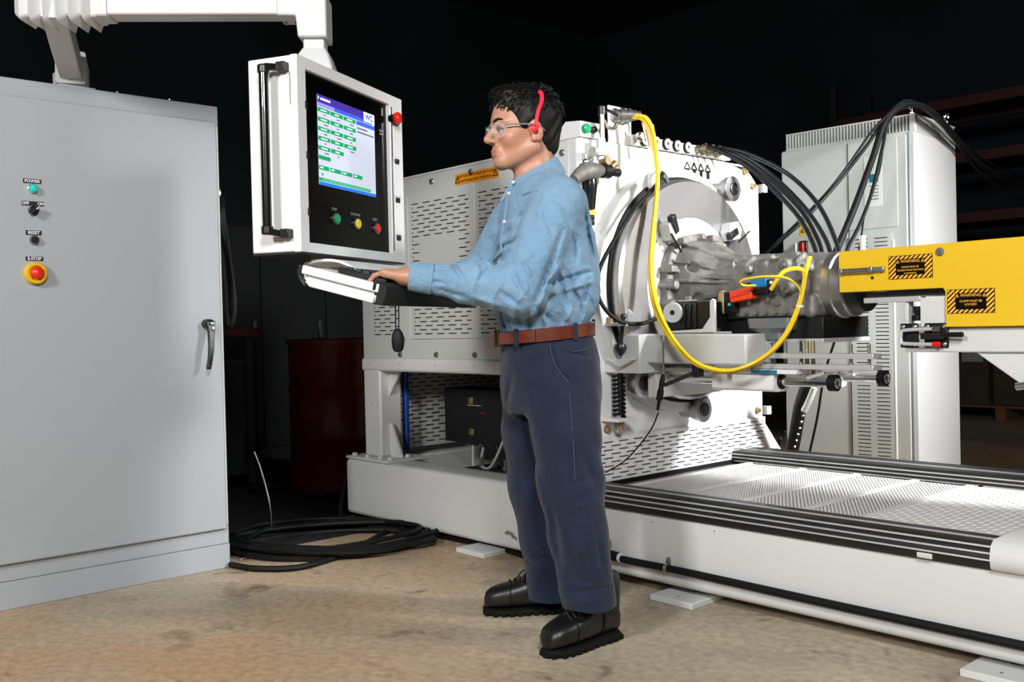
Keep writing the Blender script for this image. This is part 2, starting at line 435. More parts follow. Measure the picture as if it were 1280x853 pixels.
plate(door, DX, yb-0.032, yb+0.032, 1.577, 1.594, 'POWER', 0.0155, 0.0003)
lamp = part('power_lamp', MB().lathe((DX, yb, 1.557), X, [(0, 0.0175), (0.010, 0.0175), (0.012, 0.015)], 24), M_CHROME, door)
part('lens', MB().lathe((DX+0.010, yb, 1.557), X, [(0, 0.0155), (0.006, 0.0155), (0.012, 0.011), (0.014, 0)], 24), mat('teal_lens', (30, 190, 178), 0.25, emit=0.15), lamp)
plate(door, DX, yb-0.04, yb+0.04, 1.494, 1.511, None, 0)
text('OFF', 0.0145, (DX+0.0018, yb-0.026, 1.5025), Y, Z, M_LWHITE, door, bold=0.0003)
text('ON', 0.0145, (DX+0.0018, yb+0.028, 1.5025), Y, Z, M_LWHITE, door, bold=0.0003)
sel = part('selector_switch', MB().lathe((DX, yb, 1.476), X, [(0, 0.0175), (0.010, 0.0175), (0.012, 0.013), (0.022, 0.012), (0.022, 0)], 20), M_BLACK, door)
part('pointer', MB().bar((DX+0.026, yb-0.014, 1.462), (DX+0.026, yb+0.014, 1.490), 0.008, 0.016, X), M_BLACK, sel, bevel=0.001)
part('pointer_mark', MB().bar((DX+0.0345, yb+0.002, 1.478), (DX+0.0345, yb+0.013, 1.489), 0.003, 0.001, X), M_LWHITE, sel)
plate(door, DX, yb-0.028, yb+0.028, 1.385, 1.402, 'RESET', 0.0155, 0.0003)
rb = part('reset_button', MB().ringw((DX, yb, 1.367), (DX+0.012, yb, 1.367), 0.0175, 0.0135, 22), M_STEEL, door)
part('button_cap', MB().lathe((DX, yb, 1.367), X, [(0, 0.0135), (0.016, 0.0135), (0.018, 0.012), (0.018, 0)], 20), M_BLACK, rb)
plate(door, DX, yb-0.031, yb+0.031, 1.289, 1.305, 'E-STOP', 0.0150, 0.0003)
es = part('emergency_stop', MB().lathe((DX, yb, 1.242), X, [(0, 0.041), (0.020, 0.041), (0.026, 0.036), (0.026, 0.028), (0.014, 0.024), (0.014, 0)], 32), mat('yellow_collar', (226, 178, 16), 0.3), door)
part('mushroom_head', MB().lathe((DX+0.012, yb, 1.242), X, [(0, 0.012), (0.014, 0.012), (0.016, 0.0215), (0.026, 0.0225), (0.032, 0.018), (0.035, 0.009), (0.036, 0)], 28), mat('red_mushroom', (222, 34, 26), 0.3), es)
# door handle: round boss, drop lever, key lock
hd = part('door_handle', MB().lathe((DX, 1.806, 1.043), X, [(0, 0.021), (0.03, 0.021), (0.042, 0.019), (0.048, 0.012), (0.049, 0)], 24), M_BLACK, door)
part('lever', MB().loft([[V(DX+a, 1.806+dy+w*cy, 1.043+dz+0.0*cz)+V(cz*t, 0, 0) for cy, cz in ((-1, -1), (1, -1), (1, 1), (-1, 1))]
     for a, dy, dz, w, t in ((0.034, 0.002, 0.012, 0.019, 0.012), (0.040, 0.002, -0.03, 0.013, 0.011), (0.056, -0.006, -0.09, 0.011, 0.009), (0.058, -0.014, -0.15, 0.0095, 0.008), (0.056, -0.020, -0.178, 0.0095, 0.008), (0.066, -0.024, -0.188, 0.009, 0.006))]), M_BLACK, hd, bevel=0.003)
part('key_lock', MB().lathe((DX+0.047, 1.813, 1.022), X, [(0, 0.009), (0.006, 0.009), (0.007, 0.006), (0.007, 0)], 16), M_STEEL, hd)
part('lock_cover', MB().bx(DX+0.046, DX+0.051, 1.803, 1.819, 1.041, 1.050), M_GREYB, hd, bevel=0.001)
# lifting eye on the far side, small screws on the roof edge
eye = MB().tube([V(CX-0.12, 1.925, 1.62)+V(0, 0.027*math.cos(a), 0.027*math.sin(a)) for a in np.linspace(0, 2*math.pi, 18)[:-1]], 0.006, 8, closed=True)
part('cable_ring', eye.cyl((CX-0.12, CY1, 1.62), (CX-0.12, CY1+0.012, 1.62), 0.012), M_STEEL, cab)
for yy, zz in ((1.478, CH), (1.69, CH)): bolt(cab, (CX-0.02, yy, zz), Z, 0.005, 0.006)
cb = MB()
for k in range(7):
    a = 0.018*k
    cb.tube([V(CX-0.12-0.02*math.sin(k), 1.925+0.006*k, 1.60), V(CX-0.12, 1.945+0.004*k, 1.50), V(CX-0.12+a, 1.955, 1.32-0.03*k), V(CX-0.14+a, 1.935, 1.22-0.03*k), V(CX-0.17+a, 1.925, 1.35), V(CX-0.16, 1.92, 1.52), V(CX-0.13, 1.92, 1.60)], 0.009, 6, sub=4)
solo('hanging_cable_coil', cb, M_RUB, 'coil of black cable hung on the ring at the side of the grey cabinet', 'cable', (CX-0.12, 1.94, 1.1))

# ================================================================= support arm from cabinet roof to the terminal
M_ARM = mat('arm_light_grey', (200, 200, 199), 0.42, bump=(300, 0.03))
arm = thing('support_arm', 'white jointed support arm with pleated bellows reaching from cabinet to terminal', 'support arm', (-4.05, 1.33, CH))
A0 = V(-4.03, 1.33, 2.045); JOINT = V(-3.46, 1.03, 2.13)
d1 = (V(-3.54, 1.12, 2.115)-A0).normalized()
part('foot_plate', MB().bx(A0.x-0.10, A0.x+0.06, A0.y-0.07, A0.y+0.07, CH, CH+0.012), M_ARM, arm, bevel=0.003)
sk = MB(); s0 = A0-d1*0.02; side = d1.cross(Z).normalized(); u2 = side.cross(d1)
def rrect(c, u, v, hw, hh, r, n=4):
    out = []
    for sx, sy, a0 in ((1, 1, 0), (-1, 1, 90), (-1, -1, 180), (1, -1, 270)):
        for k in range(n+1):
            a = math.radians(a0+90*k/n); out.append(c+u*(sx*(hw-r)+r*math.cos(a))+v*(sy*(hh-r)+r*math.sin(a)))
    return out
sk.loft([rrect(s0-d1*0.10, side, u2, 0.055, 0.065, 0.012), rrect(s0+d1*0.07, side, u2, 0.055, 0.065, 0.012)])
sk.bx(A0.x-0.07, A0.x+0.03, A0.y-0.05, A0.y+0.05, CH, A0.z)
part('socket', sk, M_ARM, arm)
E1 = A0+d1*0.60
part('inner_tube', MB().loft([rrect(A0, side, u2, 0.040, 0.048, 0.008), rrect(E1, side, u2, 0.040, 0.048, 0.008)]), M_ARM, arm)
# outer beam
B1 = V(-2.945, 1.775, 2.128); B0 = V(-3.405, 1.262, 2.142); db = (B1-B0).normalized(); bs = db.cross(Z).normalized()
beam = part('outer_beam', MB().loft([rrect(B0-db*0.02, bs, Z, 0.045, 0.055, 0.008), rrect(B1-db*0.06, bs, Z, 0.045, 0.055, 0.008)]), M_ARM, arm)
part('beam_collar', MB().loft([rrect(B0+db*t, bs, Z, 0.045+e, 0.055+e, 0.01) for t, e in ((-0.06, 0.012), (-0.035, 0.010), (-0.03, 0.006), (0.0, 0.006), (0.002, 0.0))]), M_ARM, arm)
# pleated bellows: quarter turn from the outer beam to the inner tube
rings = []
for i in range(13):
    t = 0.045+0.265*i/12; big = (0.026 if i % 2 else 0.0)*(1.0 if i < 10 else 0.8); k = 1.0 if i < 11 else 0.9
    rings.append(rrect(B0-db*t+Z*(-0.004*(i/12)), bs, Z, (0.05+big)*k, (0.058+big)*k, 0.012))
part('bellows', MB().loft(rings), M_ARM, arm, ang=25)
# elbow down to the terminal
EX = B1; el = MB(); ew = 0.058
poly = [(-0.115, 0.062), (0.005, 0.062), (0.052, 0.008), (0.052, -0.135), (-0.046, -0.135), (-0.052, -0.062), (-0.115, -0.062)]
el.prism(poly, EX-bs*ew, db, Z, bs*2*ew)
part('elbow', el, M_ARM, arm, bevel=0.006)
for t in (-0.10, -0.065): bolt(arm, EX+db*t-Z*0.063-bs*0.02, -Z, 0.004, 0.003, M_STEEL)
NK = EX+db*0.003
part('neck', MB().loft([rrect(NK+V(0, 0, z), db, bs, a, a, 0.008) for z, a in ((-0.10, 0.036), (-0.172, 0.036))]), M_ARM, arm)
part('flange', MB().loft([rrect(NK+V(0, 0, z), db, bs, a, a*1.0, 0.012) for z, a in ((-0.168, 0.040), (-0.19, 0.052), (-0.235, 0.066), (-0.2815, 0.068))]), M_ARM, arm)
part('clamp_lever', MB().bar(NK+V(0.01, 0.06, -0.268), NK+V(0.0, 0.13, -0.262), 0.02, 0.018), M_BLACK, arm, bevel=0.004)

# ================================================================= operator terminal
HA = math.radians(116.7); HB = V(-2.658, 1.537, 1.247)
hmi = thing('operator_terminal', 'white operator terminal with lit touch screen, side handle and keyboard tray', 'terminal', HB, HA)
W, Hh, Dp = 0.682, 0.601, 0.178
def L(mb, name, m, parent=hmi, **k): return part(name, mb, m, parent, local=True, **k)
L(MB().bx(0, W, 0.026, Dp, 0, Hh), 'housing', M_WHITE2, bevel=0.005)
fr = MB()
fx0, fx1, fz0, fz1 = 0.046, 0.586, 0.030, 0.566
fr.bx(0, fx0, 0, 0.024, 0, Hh).bx(fx1, W, 0, 0.024, 0, Hh).bx(fx0, fx1, 0, 0.024, 0, fz0).bx(fx0, fx1, 0, 0.024, fz1, Hh)
M_FRW = mat('white_coat_lit_front', (240, 240, 239), 0.38)  # lighter copy of the white coat; missing front light put into the colour
front = L(fr, 'front_frame', M_FRW)
L(MB().bx(fx0-0.002, fx1+0.002, 0.014, 0.0258, fz0-0.002, fz1+0.002), 'display_panel', M_GLOSS)
L(MB().bx(fx1+0.004, fx1+0.012, -0.005, 0.0, fz0+0.01, fz1-0.01), 'door_strip', M_CHROME, front)
for z in (0.455, 0.30, 0.125): L(MB().bx(fx0-0.006, fx0+0.006, -0.003, 0.013, z-0.012, z+0.012), 'hinge', M_BLACK, front, bevel=0.002)
for z in (0.505, 0.367, 0.226, 0.089): L(MB().bx(0.618, 0.646, -0.006, 0.0, z-0.009, z+0.009), 'latch', M_BLACK, front, bevel=0.002)
for z in (0.43, 0.297, 0.157): L(MB().bx(0.608, 0.660, -0.003, 0.0, z-0.058, z+0.058), 'latch_cover', M_FRW, front, bevel=0.001)
em = L(MB().lathe((0.598, 0.004, 0.515), -Y, [(0, 0.016), (0.012, 0.016), (0.014, 0.011), (0.022, 0.011)], 20), 'emergency_stop', M_BLACK)
L(MB().lathe((0.598, -0.018, 0.515), -Y, [(0, 0.012), (0.002, 0.021), (0.012, 0.0225), (0.018, 0.018), (0.021, 0.008), (0.0215, 0)], 26), 'mushroom_head', mat('red_mushroom', (222, 34, 26), 0.3), em)
for xx, zz, mm, s in ((0.222, 0.120, mat('green_button', (20, 150, 96), 0.3, emit=0.10), 'STOP'), (0.356, 0.116, mat('yellow_button', (232, 206, 40), 0.3, emit=0.12), 'CONTINUE'), (0.492, 0.111, mat('red_button', (216, 44, 30), 0.3, emit=0.12), 'RESET')):
    b = L(MB().ringw((xx, 0.014, zz), (xx, 0.006, zz), 0.0185, 0.015, 22), 'push_button', M_STEEL)
    L(MB().lathe((xx, 0.014, zz), -Y, [(0, 0.0152), (0.012, 0.0152), (0.014, 0.013), (0.014, 0)], 22), 'button_cap', mm, b)
    text(s, 0.0125, (xx-0.004, 0.0135, zz+0.031), X, Z, mat('grey_print', (150, 150, 150), 0.6), hmi, local=True)
for dx, dz in ((0, 0), (0, -0.012)): L(MB().bx(0.535, 0.558, 0.0132, 0.0138, 0.462+dz, 0.468+dz), 'printed_line', mat('grey_print', (110, 110, 110), 0.6))
# screen
sx0, sx1, sz0, sz1 = 0.131, 0.497, 0.222, 0.509
def E(n, c, s=0.85): return mat(n, c, 0.4, emit=s, spec=0.1)
scr = L(MB().bx(sx0, sx1, 0.0130, 0.0138, sz0, sz1), 'screen', E('screen_grey', (200, 207, 222), 0.66))
def S(u0, u1, v0, v1, m, name='screen_field', lay=1):
    X0, X1 = sx0+(sx1-sx0)*u0, sx0+(sx1-sx0)*u1; Z0, Z1 = sz1-(sz1-sz0)*v1, sz1-(sz1-sz0)*v0
    return L(MB().bx(X0, X1, 0.0130-0.0004*lay, 0.0131, Z0, Z1), name, m, scr)
E_PUR, E_BLU, E_LAV, E_GRN, E_WHT, E_TXT, E_SKY = E('screen_purple', (66, 48, 150)), E('screen_blue', (58, 92, 226)), E('screen_lavender', (140, 140, 226)), E('screen_green', (16, 148, 92)), E('screen_white', (225, 232, 240)), E('screen_text', (90, 90, 120)), E('screen_taskbar', (30, 110, 214))
S(0, 0.80, 0, 0.088, E_PUR, 'title_bar'); S(0.80, 1, 0, 0.115, E_WHT, 'logo_field'); S(0, 0.28, 0.088, 0.13, E_LAV, 'menu_bar'); S(0.28, 0.95, 0.088, 0.13, E_BLU, 'menu_bar')
S(0.66, 1.0, 0.137, 0.185, E_BLU, 'heading_bar')
S(0.05, 0.21, 0.03, 0.052, E_WHT, 'title_line', 2); S(0.01, 0.025, 0.025, 0.05, E_WHT, 'title_line', 2)
text('WC', 0.030, (sx0+(sx1-sx0)*0.90, 0.0124, sz1-(sz1-sz0)*0.058), X+Z*0.0, Z+X*0.0, E_BLU, scr, local=True, bold=0.0008)
cols = ((0.0, 0.195), (0.207, 0.42), (0.432, 0.645))
for r, n in enumerate((3, 3, 3, 3, 2, 1)):
    v0 = 0.142+0.106*r
    for c in range(n):
        u0, u1 = cols[c]; S(u0, u1, v0, v0+0.046, E_GRN, 'screen_button')
        if r < 5:
            um = (u0+u1)/2; wd = (0.05, 0.035, 0.045)[c]
            S(um-wd, um+wd, v0+0.017, v0+0.030, E_WHT, 'caption_line', 2)
            S(um+0.0, um+0.03+0.02*((r*2+c) % 3), v0+0.068, v0+0.080, E_TXT, 'value_line', 2)
for u0, u1 in ((0.0, 0.165), (0.18, 0.37), (0.385, 0.56), (0.575, 0.745)):
    S(u0, u1, 0.785, 0.832, E_GRN, 'screen_button'); S(u0+0.02, u0+0.07, 0.800, 0.815, E_WHT, 'caption_line', 2)
for v, u1 in ((0.215, 0.86), (0.262, 0.98)): S(0.67, u1, v, v+0.016, E_TXT, 'text_line', 2)
S(0.04, 0.07, 0.87, 0.895, E_GRN, 'screen_icon')
S(0, 0.90, 0.920, 0.958, E_GRN, 'status_bar')
for k in range(26): S(0.06+k*0.032, 0.075+k*0.032, 0.924, 0.954, E('screen_mint', (96, 190, 150)), 'status_cell', 2)
S(0, 1, 0.965, 1.0, E_SKY, 'taskbar')
# side handle
hx, hy = -0.047, 0.088
hn = L(MB().cyl((hx, hy, 0.065), (hx, hy, 0.553), 0.0145, n=20), 'side_handle', mat('black_anodised_tube', (18, 18, 20), 0.22, 0.3, coat=0.6))
for z0, sg in ((0.553, 1), (0.065, -1)):
    b = MB(); b.lathe((hx, hy, z0-sg*0.012), (0, 0, sg), [(0, 0.0185), (0.022, 0.0185), (0.026, 0.015)], 16)
    b.loft([[V(hx-0.012+0.02*c[0], hy-0.012+0.03*c[1], z0+sg*(-0.006+0.022*c[2])) for c in ((0, 0, 0), (1, 0, 0), (1, 0, 1), (0, 0, 1))],
            [V(-0.020+0.018*c[0], 0.052-0.0*c[1], z0+sg*(0.002+0.018*c[2])) for c in ((0, 0, 0), (1, 0, 0), (1, 0, 1), (0, 0, 1))]])
    b.bx(-0.028, 0.001, 0.028, 0.058, min(z0-0.004*sg, z0+sg*0.024), max(z0-0.004*sg, z0+sg*0.024))
    L(b, 'handle_bracket', M_BLACK, hn, bevel=0.002)
L(MB().bx(-0.002, 0.001, 0.024, 0.026, 0.45, 0.55), 'hinge_seam', M_DARKST)
# keyboard tray: tilted 14.6 deg towards the user
ca, sa = math.cos(math.radians(14.6)), math.sin(math.radians(14.6))
def tl(t, q, x): return V(x, -(t*ca)+q*sa*-1.0*0+0.0-0.0 - q*sa, -0.045-t*sa+q*ca)
def tray_prism(poly, x0, x1): return MB().loft([[tl(t, q, x0) for t, q in poly], [tl(t, q, x1) for t, q in poly]])
TW = 0.69
prof = [(0.010, 0.0), (0.268, 0.0), (0.268, -0.050), (0.08, -0.056), (0.03, -0.050), (0.008, -0.036), (0.0, -0.018)]
tray = L(tray_prism(prof[::-1], 0.014, TW-0.012), 'keyboard_tray', M_WHITE2)
L(tray_prism([(0.004, 0.004), (0.276, 0.004), (0.276, -0.022), (0.004, -0.022)][::-1], -0.004, 0.016), 'end_strip', M_WHITE2, tray, bevel=0.003)
L(tray_prism([(0.03, -0.028), (0.276, -0.028), (0.276, -0.056), (0.04, -0.056), (0.022, -0.044)][::-1], -0.002, 0.016), 'end_strip', M_WHITE2, tray, bevel=0.003)
L(tray_prism([(0.0, 0.004), (0.0, -0.02), (0.012, -0.042), (0.03, -0.056), (0.024, -0.058), (-0.002, -0.040), (-0.012, -0.018), (-0.010, 0.004)], -0.006, 0.012), 'end_cap', M_BLACK, tray, bevel=0.002)
L(tray_prism([(0.262, 0.010), (0.296, 0.004), (0.302, -0.010), (0.302, -0.056), (0.262, -0.058)][::-1], -0.002, TW), 'palm_rest', mat('black_foam', (11, 11, 12), 0.75), tray, bevel=0.004)
L(tray_prism([(0.256, 0.010), (0.268, 0.010), (0.268, -0.018), (0.256, -0.018)][::-1], -0.006, 0.02), 'corner_clip', M_BLACK, tray, bevel=0.003)
for q in (-0.02, -0.042): bolt(hmi, tl(0.296, q, 0.005), (0, -ca, -sa), 0.004, 0.003, M_BLACK, local=True)
arch = [(t, 0.002+0.035*math.sin(math.pi*(t+0.06)/0.24)) for t in np.linspace(-0.06, 0.18, 14)]
L(tray_prism([(a, b) for a, b in arch]+[(a, b-0.008) for a, b in arch[::-1]], 0.10, 0.55), 'rear_cover', M_WHITE2)
L(MB().bx(0.25, 0.40, 0.05, 0.13, -0.055, 0.002), 'tray_bracket', M_GREYB, bevel=0.004)
L(MB().bx(0.0, W, 0.002, Dp, -0.006, 0.0), 'bottom_seal', M_DARKST)
# keyboard on the tray
kb = thing('keyboard', 'black keyboard lying on the tilted tray below the touch screen', 'keyboard', HB, HA)
part('key_base', tray_prism([(0.085, 0.001), (0.255, 0.001), (0.255, 0.016), (0.085, 0.020)], 0.07, 0.56), M_BLACK, kb, local=True, bevel=0.003)
kk = MB()
for r in range(5):
    for c in range(16 if r < 4 else 9):
        wk = 0.026 if r < 4 else 0.045; x0 = 0.085+c*(wk+0.003); t0 = 0.10+r*0.030
        kk.v += []; n0 = len(kk.v)
        q0, q1 = 0.017, 0.026
        lo = [tl(t0, q0, x0), tl(t0, q0, x0+wk), tl(t0+0.026, q0, x0+wk), tl(t0+0.026, q0, x0)]
        hi = [tl(t0+0.004, q1, x0+0.003), tl(t0+0.004, q1, x0+wk-0.003), tl(t0+0.022, q1, x0+wk-0.003), tl(t0+0.022, q1, x0+0.003)]
        kk.loft([lo[::-1], hi[::-1]])
part('keys', kk, mat('key_plastic', (22, 22, 24), 0.5), kb, local=True, kind='stuff')
# pendant device hanging under the tray
PD = on(497, 425, 0, -2.52); pp = V(-2.53, 1.83, 0.0)
hang = at(497, 385, 3.05); low = at(497, 414, 3.05)
pd = thing('hanging_pendant', 'black oval hand pendant hanging on a doubled cord below the keyboard tray', 'pendant', low-V(0, 0, 0.07))
part('cord', MB().tube([hang+rgt0*0.004+Z*0.03, low+rgt0*0.004], 0.0022, 6).tube([hang-rgt0*0.006+Z*0.03, low-rgt0*0.006], 0.0022, 6), M_RUB, pd)
pm = MB(); cpd = low-Z*0.028
pm.loft([[cpd+Z*z+rgt0*(w*math.cos(a))+V(fwd.x, fwd.y, 0)*(w*0.6*math.sin(a)) for a in np.linspace(0, 2*math.pi, 17)[:-1]] for z, w in ((0.036, 0.003), (0.033, 0.009), (0.020, 0.017), (0.0, 0.020), (-0.02, 0.019), (-0.034, 0.014), (-0.038, 0.005))][::-1])
part('case', pm, M_RUB, pd)
part('ring', MB().tube([cpd+Z*(0.022*math.sin(a))+rgt0*(0.021*math.cos(a)) for a in np.linspace(-1.2, 1.3, 9)], 0.0025, 6), M_STEEL, pd)
# ================================================================= machine bed
YF = 2.80
bed = thing('machine_bed', 'long low white machine bed with ribbed black rails and tread plate deck', 'machine bed', (-2.6, 3.4, 0))
def rbeam(p0, p1, y0, y1, z0, z1, r=0.028):
    """rounded box tube along X"""
    out = []
    for x in (p0, p1): out.append(rrect(V(x, (y0+y1)/2, (z0+z1)/2), Y, Z, (y1-y0)/2, (z1-z0)/2, r, 5))
    return MB().loft(out)
part('front_beam', rbeam(-4.43, 0.2, YF, 2.99, 0.042, 0.332), M_WHITE, bed)
part('rear_beam', rbeam(-4.43, 0.2, 3.86, 4.05, 0.042, 0.332), M_WHITE, bed)
part('cross_beam', MB().bx(-4.43, -4.26, 2.985, 3.865, 0.05, 0.328), M_WHITE, bed, bevel=0.01)
part('cross_beam', MB().bx(-3.0, -2.82, 2.985, 3.865, 0.05, 0.325), M_WHITE, bed, bevel=0.01)
part('drip_pan', MB().bx(-4.27, -2.82, 2.985, 3.865, 0.05, 0.07), M_INT, bed)
RX0, RX1 = -2.70, -1.135
M_RAIL = mat('black_ribbed_rail', (24, 24, 25), 0.45, bump=(500, 0.15))
rail = part('front_rail', MB().loft([[V(x, y, z) for y, z in ((2.93, 0.332), (2.93, 0.366), (2.806, 0.366), (2.788, 0.352), (2.780, 0.330), (2.782, 0.308), (2.792, 0.296), (2.806, 0.296))] for x in (RX0, RX1)]), M_RAIL, bed, ang=50)
for y, z, yy in ((2.795, 0.3600, 0), (2.782, 0.3440, 0), (2.777, 0.3260, 0)):
    part('rail_rib', MB().bx(RX0, RX1, y-0.004, y+0.008, z-0.0022, z+0.0022), M_ALUM, rail, bevel=0.001)
part('rail_rib', MB().bx(RX0, RX1, 2.862, 2.868, 0.366, 0.370), M_ALUM, rail)
rail2 = part('rear_rail', MB().bx(RX0-0.35, 0.1, 3.835, 4.03, 0.332, 0.398), M_RAIL, bed, bevel=0.006)
for z in (0.352, 0.368, 0.384): part('rail_rib', MB().bx(RX0-0.35, 0.1, 3.829, 3.837, z-0.0022, z+0.0022), M_ALUM, rail2, bevel=0.001)
part('rail_rib', MB().bx(RX0-0.35, 0.1, 3.90, 3.91, 0.398, 0.402), M_ALUM, rail2)
part('rail_end_cover', MB().loft([[V(x, y, z) for y, z in ((2.98, 0.332), (2.98, 0.382), (2.80, 0.382), (2.778, 0.366), (2.770, 0.335), (2.775, 0.305), (2.79, 0.296), (2.80, 0.296))] for x in (-1.135, 0.15)]), M_WHITE, bed, ang=50)
part('paint_chip', MB().loft([[V(x, y, z) for y, z in ((2.79, 0.302), (2.777, 0.302), (2.775, 0.318), (2.79, 0.318))] for x in (-1.345, -1.30)]), M_WHITE, bed, bevel=0.003)
# deck: frame bars, expanded-metal grates, tread plate
M_DECK = mat('bright_deck_steel', (210, 208, 206), 0.55, 0.1, bump=(160, 0.15))
part('deck_pan', MB().bx(-2.74, 0.1, 2.93, 3.835, 0.30, 0.338), mat('deck_pan_grey', (128, 126, 125), 0.5, 0.3), bed)
xs = (-2.63, -2.355, -2.10, -1.848, -1.632)
def yend(x): return 3.832
for x in xs: part('deck_divider', MB().bx(x-0.014, x+0.014, 2.932, 3.832, 0.336, 0.353), M_DECK, bed, bevel=0.002)
def grate(x0, x1, pitch, wbar):
    mb = MB(); y0, y1 = 2.936, 3.828; a = pitch/2; b = pitch*0.32          # diamond half sizes along y and x
    nx = max(2, round((x1-x0)/b)); bb = (x1-x0)/nx; ny = int((y1-y0)/a)
    for sgn in (1, -1):                                                      # two families of zig-zag strands
        for k in range(-nx, ny+1):
            # strand runs across x while advancing in y
            pa, pb = [], []
            ya, xa = (k*a, 0.0) if k >= 0 else (0.0, -k*bb)
            L = min(nx*bb-xa, ((ny*a-ya)/a)*bb)
            if L < bb*0.9: continue
            yb, xb = ya+L/bb*a, xa+L
            if sgn < 0: xa, xb = nx*bb-xa, nx*bb-xb
            mb.bar((x0+xa, y0+ya, 0.346), (x0+xb, y0+yb, 0.346), wbar, 0.006)
    return mb
for i, (x0, x1) in enumerate(zip(xs[:-1], xs[1:])):
    p = 0.034 if i < 2 else 0.046
    part('grate_panel', grate(x0+0.014, x1-0.014, p, 0.0045 if i < 2 else 0.006), M_DECK, bed, smooth=False)
tp = part('tread_plate', MB().bx(xs[-1]+0.014, 0.1, 2.932, 3.832, 0.336, 0.350), M_DECK, bed, bevel=0.002)
lg = MB(); k = 0
for i in range(int(1.0/0.026)):
    for j in range(int(0.88/0.026)):
        cx, cy = xs[-1]+0.03+i*0.026, 2.945+j*0.026; a = math.radians(40 if (i+j) % 2 else -50)
        dx, dy = 0.010*math.cos(a), 0.010*math.sin(a); ex, ey = -0.0032*math.sin(a), 0.0032*math.cos(a)
        lg.add([(cx-dx, cy-dy, 0.350), (cx+ex, cy+ey, 0.350), (cx+dx, cy+dy, 0.350), (cx-ex, cy-ey, 0.350), (cx-dx*0.4, cy-dy*0.4, 0.3525), (cx+dx*0.4, cy+dy*0.4, 0.3525)],
               [(0, 4, 1), (1, 4, 5), (1, 5, 2), (2, 5, 3), (3, 5, 4), (3, 4, 0)])
part('tread_lugs', lg, M_DECK, tp, smooth=False, kind='stuff')
for px, py in ((1087, 655), (1226, 608)): bolt(bed, on(px, py, 2, 0.353), Z, 0.008, 0.006, M_BLACK, buttonbolt)
# levelling pads
for x in (-3.345, -2.225, -1.11):
    pd_ = part('levelling_pad', MB().bx(x-0.095, x+0.095, 2.73, 2.99, 0.0, 0.022), M_WHITE, bed, bevel=0.003)
    part('jack_screw', MB().cyl((x, 2.89, 0.02), (x, 2.89, 0.06), 0.022), M_DARKST, pd_); bolt(pd_, (x, 2.775, 0.022), Z, 0.006, 0.003, M_DARKST, buttonbolt)
    part('levelling_pad', MB().bx(x-0.095, x+0.095, 3.86, 4.09, 0.0, 0.042), M_WHITE, bed, bevel=0.003)
# hose along the front beam
hz = 0.112
part('coolant_hose', MB().tube([(-2.545, 2.783, 0.125), (-2.50, 2.781, hz), (-2.2, 2.783, hz+0.001), (-1.6, 2.784, hz-0.004), (-0.9, 2.784, hz-0.006), (-0.1, 2.784, hz-0.006)], 0.0135, 10, sub=6), M_RUB, bed)
ft = part('brass_fitting', MB().tube([(-2.70, 2.775, 0.245), (-2.66, 2.775, 0.20), (-2.615, 2.777, 0.155)], 0.0125, 10, sub=3), M_BRASS, bed)
part('fitting_nut', MB().lathe((-2.622, 2.777, 0.162), V(0.045, 0, -0.045), [(0, 0.018), (0.028, 0.018)], 6), M_BRASS, ft)
part('hose_elbow', MB().tube([(-2.62, 2.777, 0.158), (-2.585, 2.778, 0.124), (-2.55, 2.781, 0.118), (-2.51, 2.782, 0.116)], 0.019, 12, sub=5), M_RUB, ft)
part('branch_plug', MB().lathe((-2.575, 2.778, 0.132), V(0.018, 0, 0.05), [(0, 0.012), (0.018, 0.012), (0.018, 0.017), (0.034, 0.017), (0.034, 0.011), (0.046, 0.011)], 8), M_BRASS, ft)
part('hose_band', MB().lathe((-2.508, 2.782, 0.1155), (1, 0, -0.02), [(0, 0.0185), (0.010, 0.0185)], 14), M_WHITE, ft)
cl = part('hose_clip', MB().lathe((-2.288, 2.783, 0.1125), X, [(0, 0.0155), (0.014, 0.0155)], 14), M_STEEL, bed)
part('clip_tab', MB().bx(-2.288, -2.274, 2.794, 2.800, 0.120, 0.150), M_STEEL, cl, bevel=0.001); bolt(cl, (-2.281, 2.794, 0.142), -Y, 0.006, 0.005)
for x, z in ((-2.36, 0.268), (-2.08, 0.272)): bolt(bed, (x, 2.80, z), -Y, 0.0035, 0.003, M_DARKST, buttonbolt)
# lifting mark near the person
part('drain_tap', MB().tube([(-3.17, 2.79, 0.115), (-3.13, 2.775, 0.125), (-3.10, 2.775, 0.105)], 0.006, 8, sub=4), M_STEEL, bed)

# ================================================================= machine housing on its frame
hs = thing('machine_housing', 'white machine housing with slotted vent panels on a tube frame', 'machine', (-3.55, 3.4, 0.33))
HY = 2.88; hx0, hx1 = -4.365, -2.80; hz0, hz1 = 0.857, 1.748
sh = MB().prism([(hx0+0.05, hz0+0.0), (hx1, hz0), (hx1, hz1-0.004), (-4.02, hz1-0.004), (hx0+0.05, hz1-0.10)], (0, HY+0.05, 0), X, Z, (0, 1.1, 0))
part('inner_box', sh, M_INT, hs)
M_PAN = mat('light_grey_vent_sheet', (188, 190, 186), 0.45, bump=(200, 0.03))
# left fixed strip, slotted
w0 = -3.945-hx0
lrow = slot_rows(w0, hz1-hz0, 0.0198, 0.060, 0.031, 0.0055, 0.121, 0.10)
part('end_panel', perforated(MB(), (hx0, HY, hz0), X, Z, w0, 0.79, [(a, b, c) for a, b, c in lrow if a < 0.775]), M_PAN, hs, smooth=False)
part('end_panel_cap', MB().prism([(hx0, 1.647), (-3.945, 1.647), (-3.945, hz1), (-4.03, hz1), (hx0, hz1-0.10)], (0, HY, 0), X, Z, (0, 0.003, 0)), M_PAN, hs)
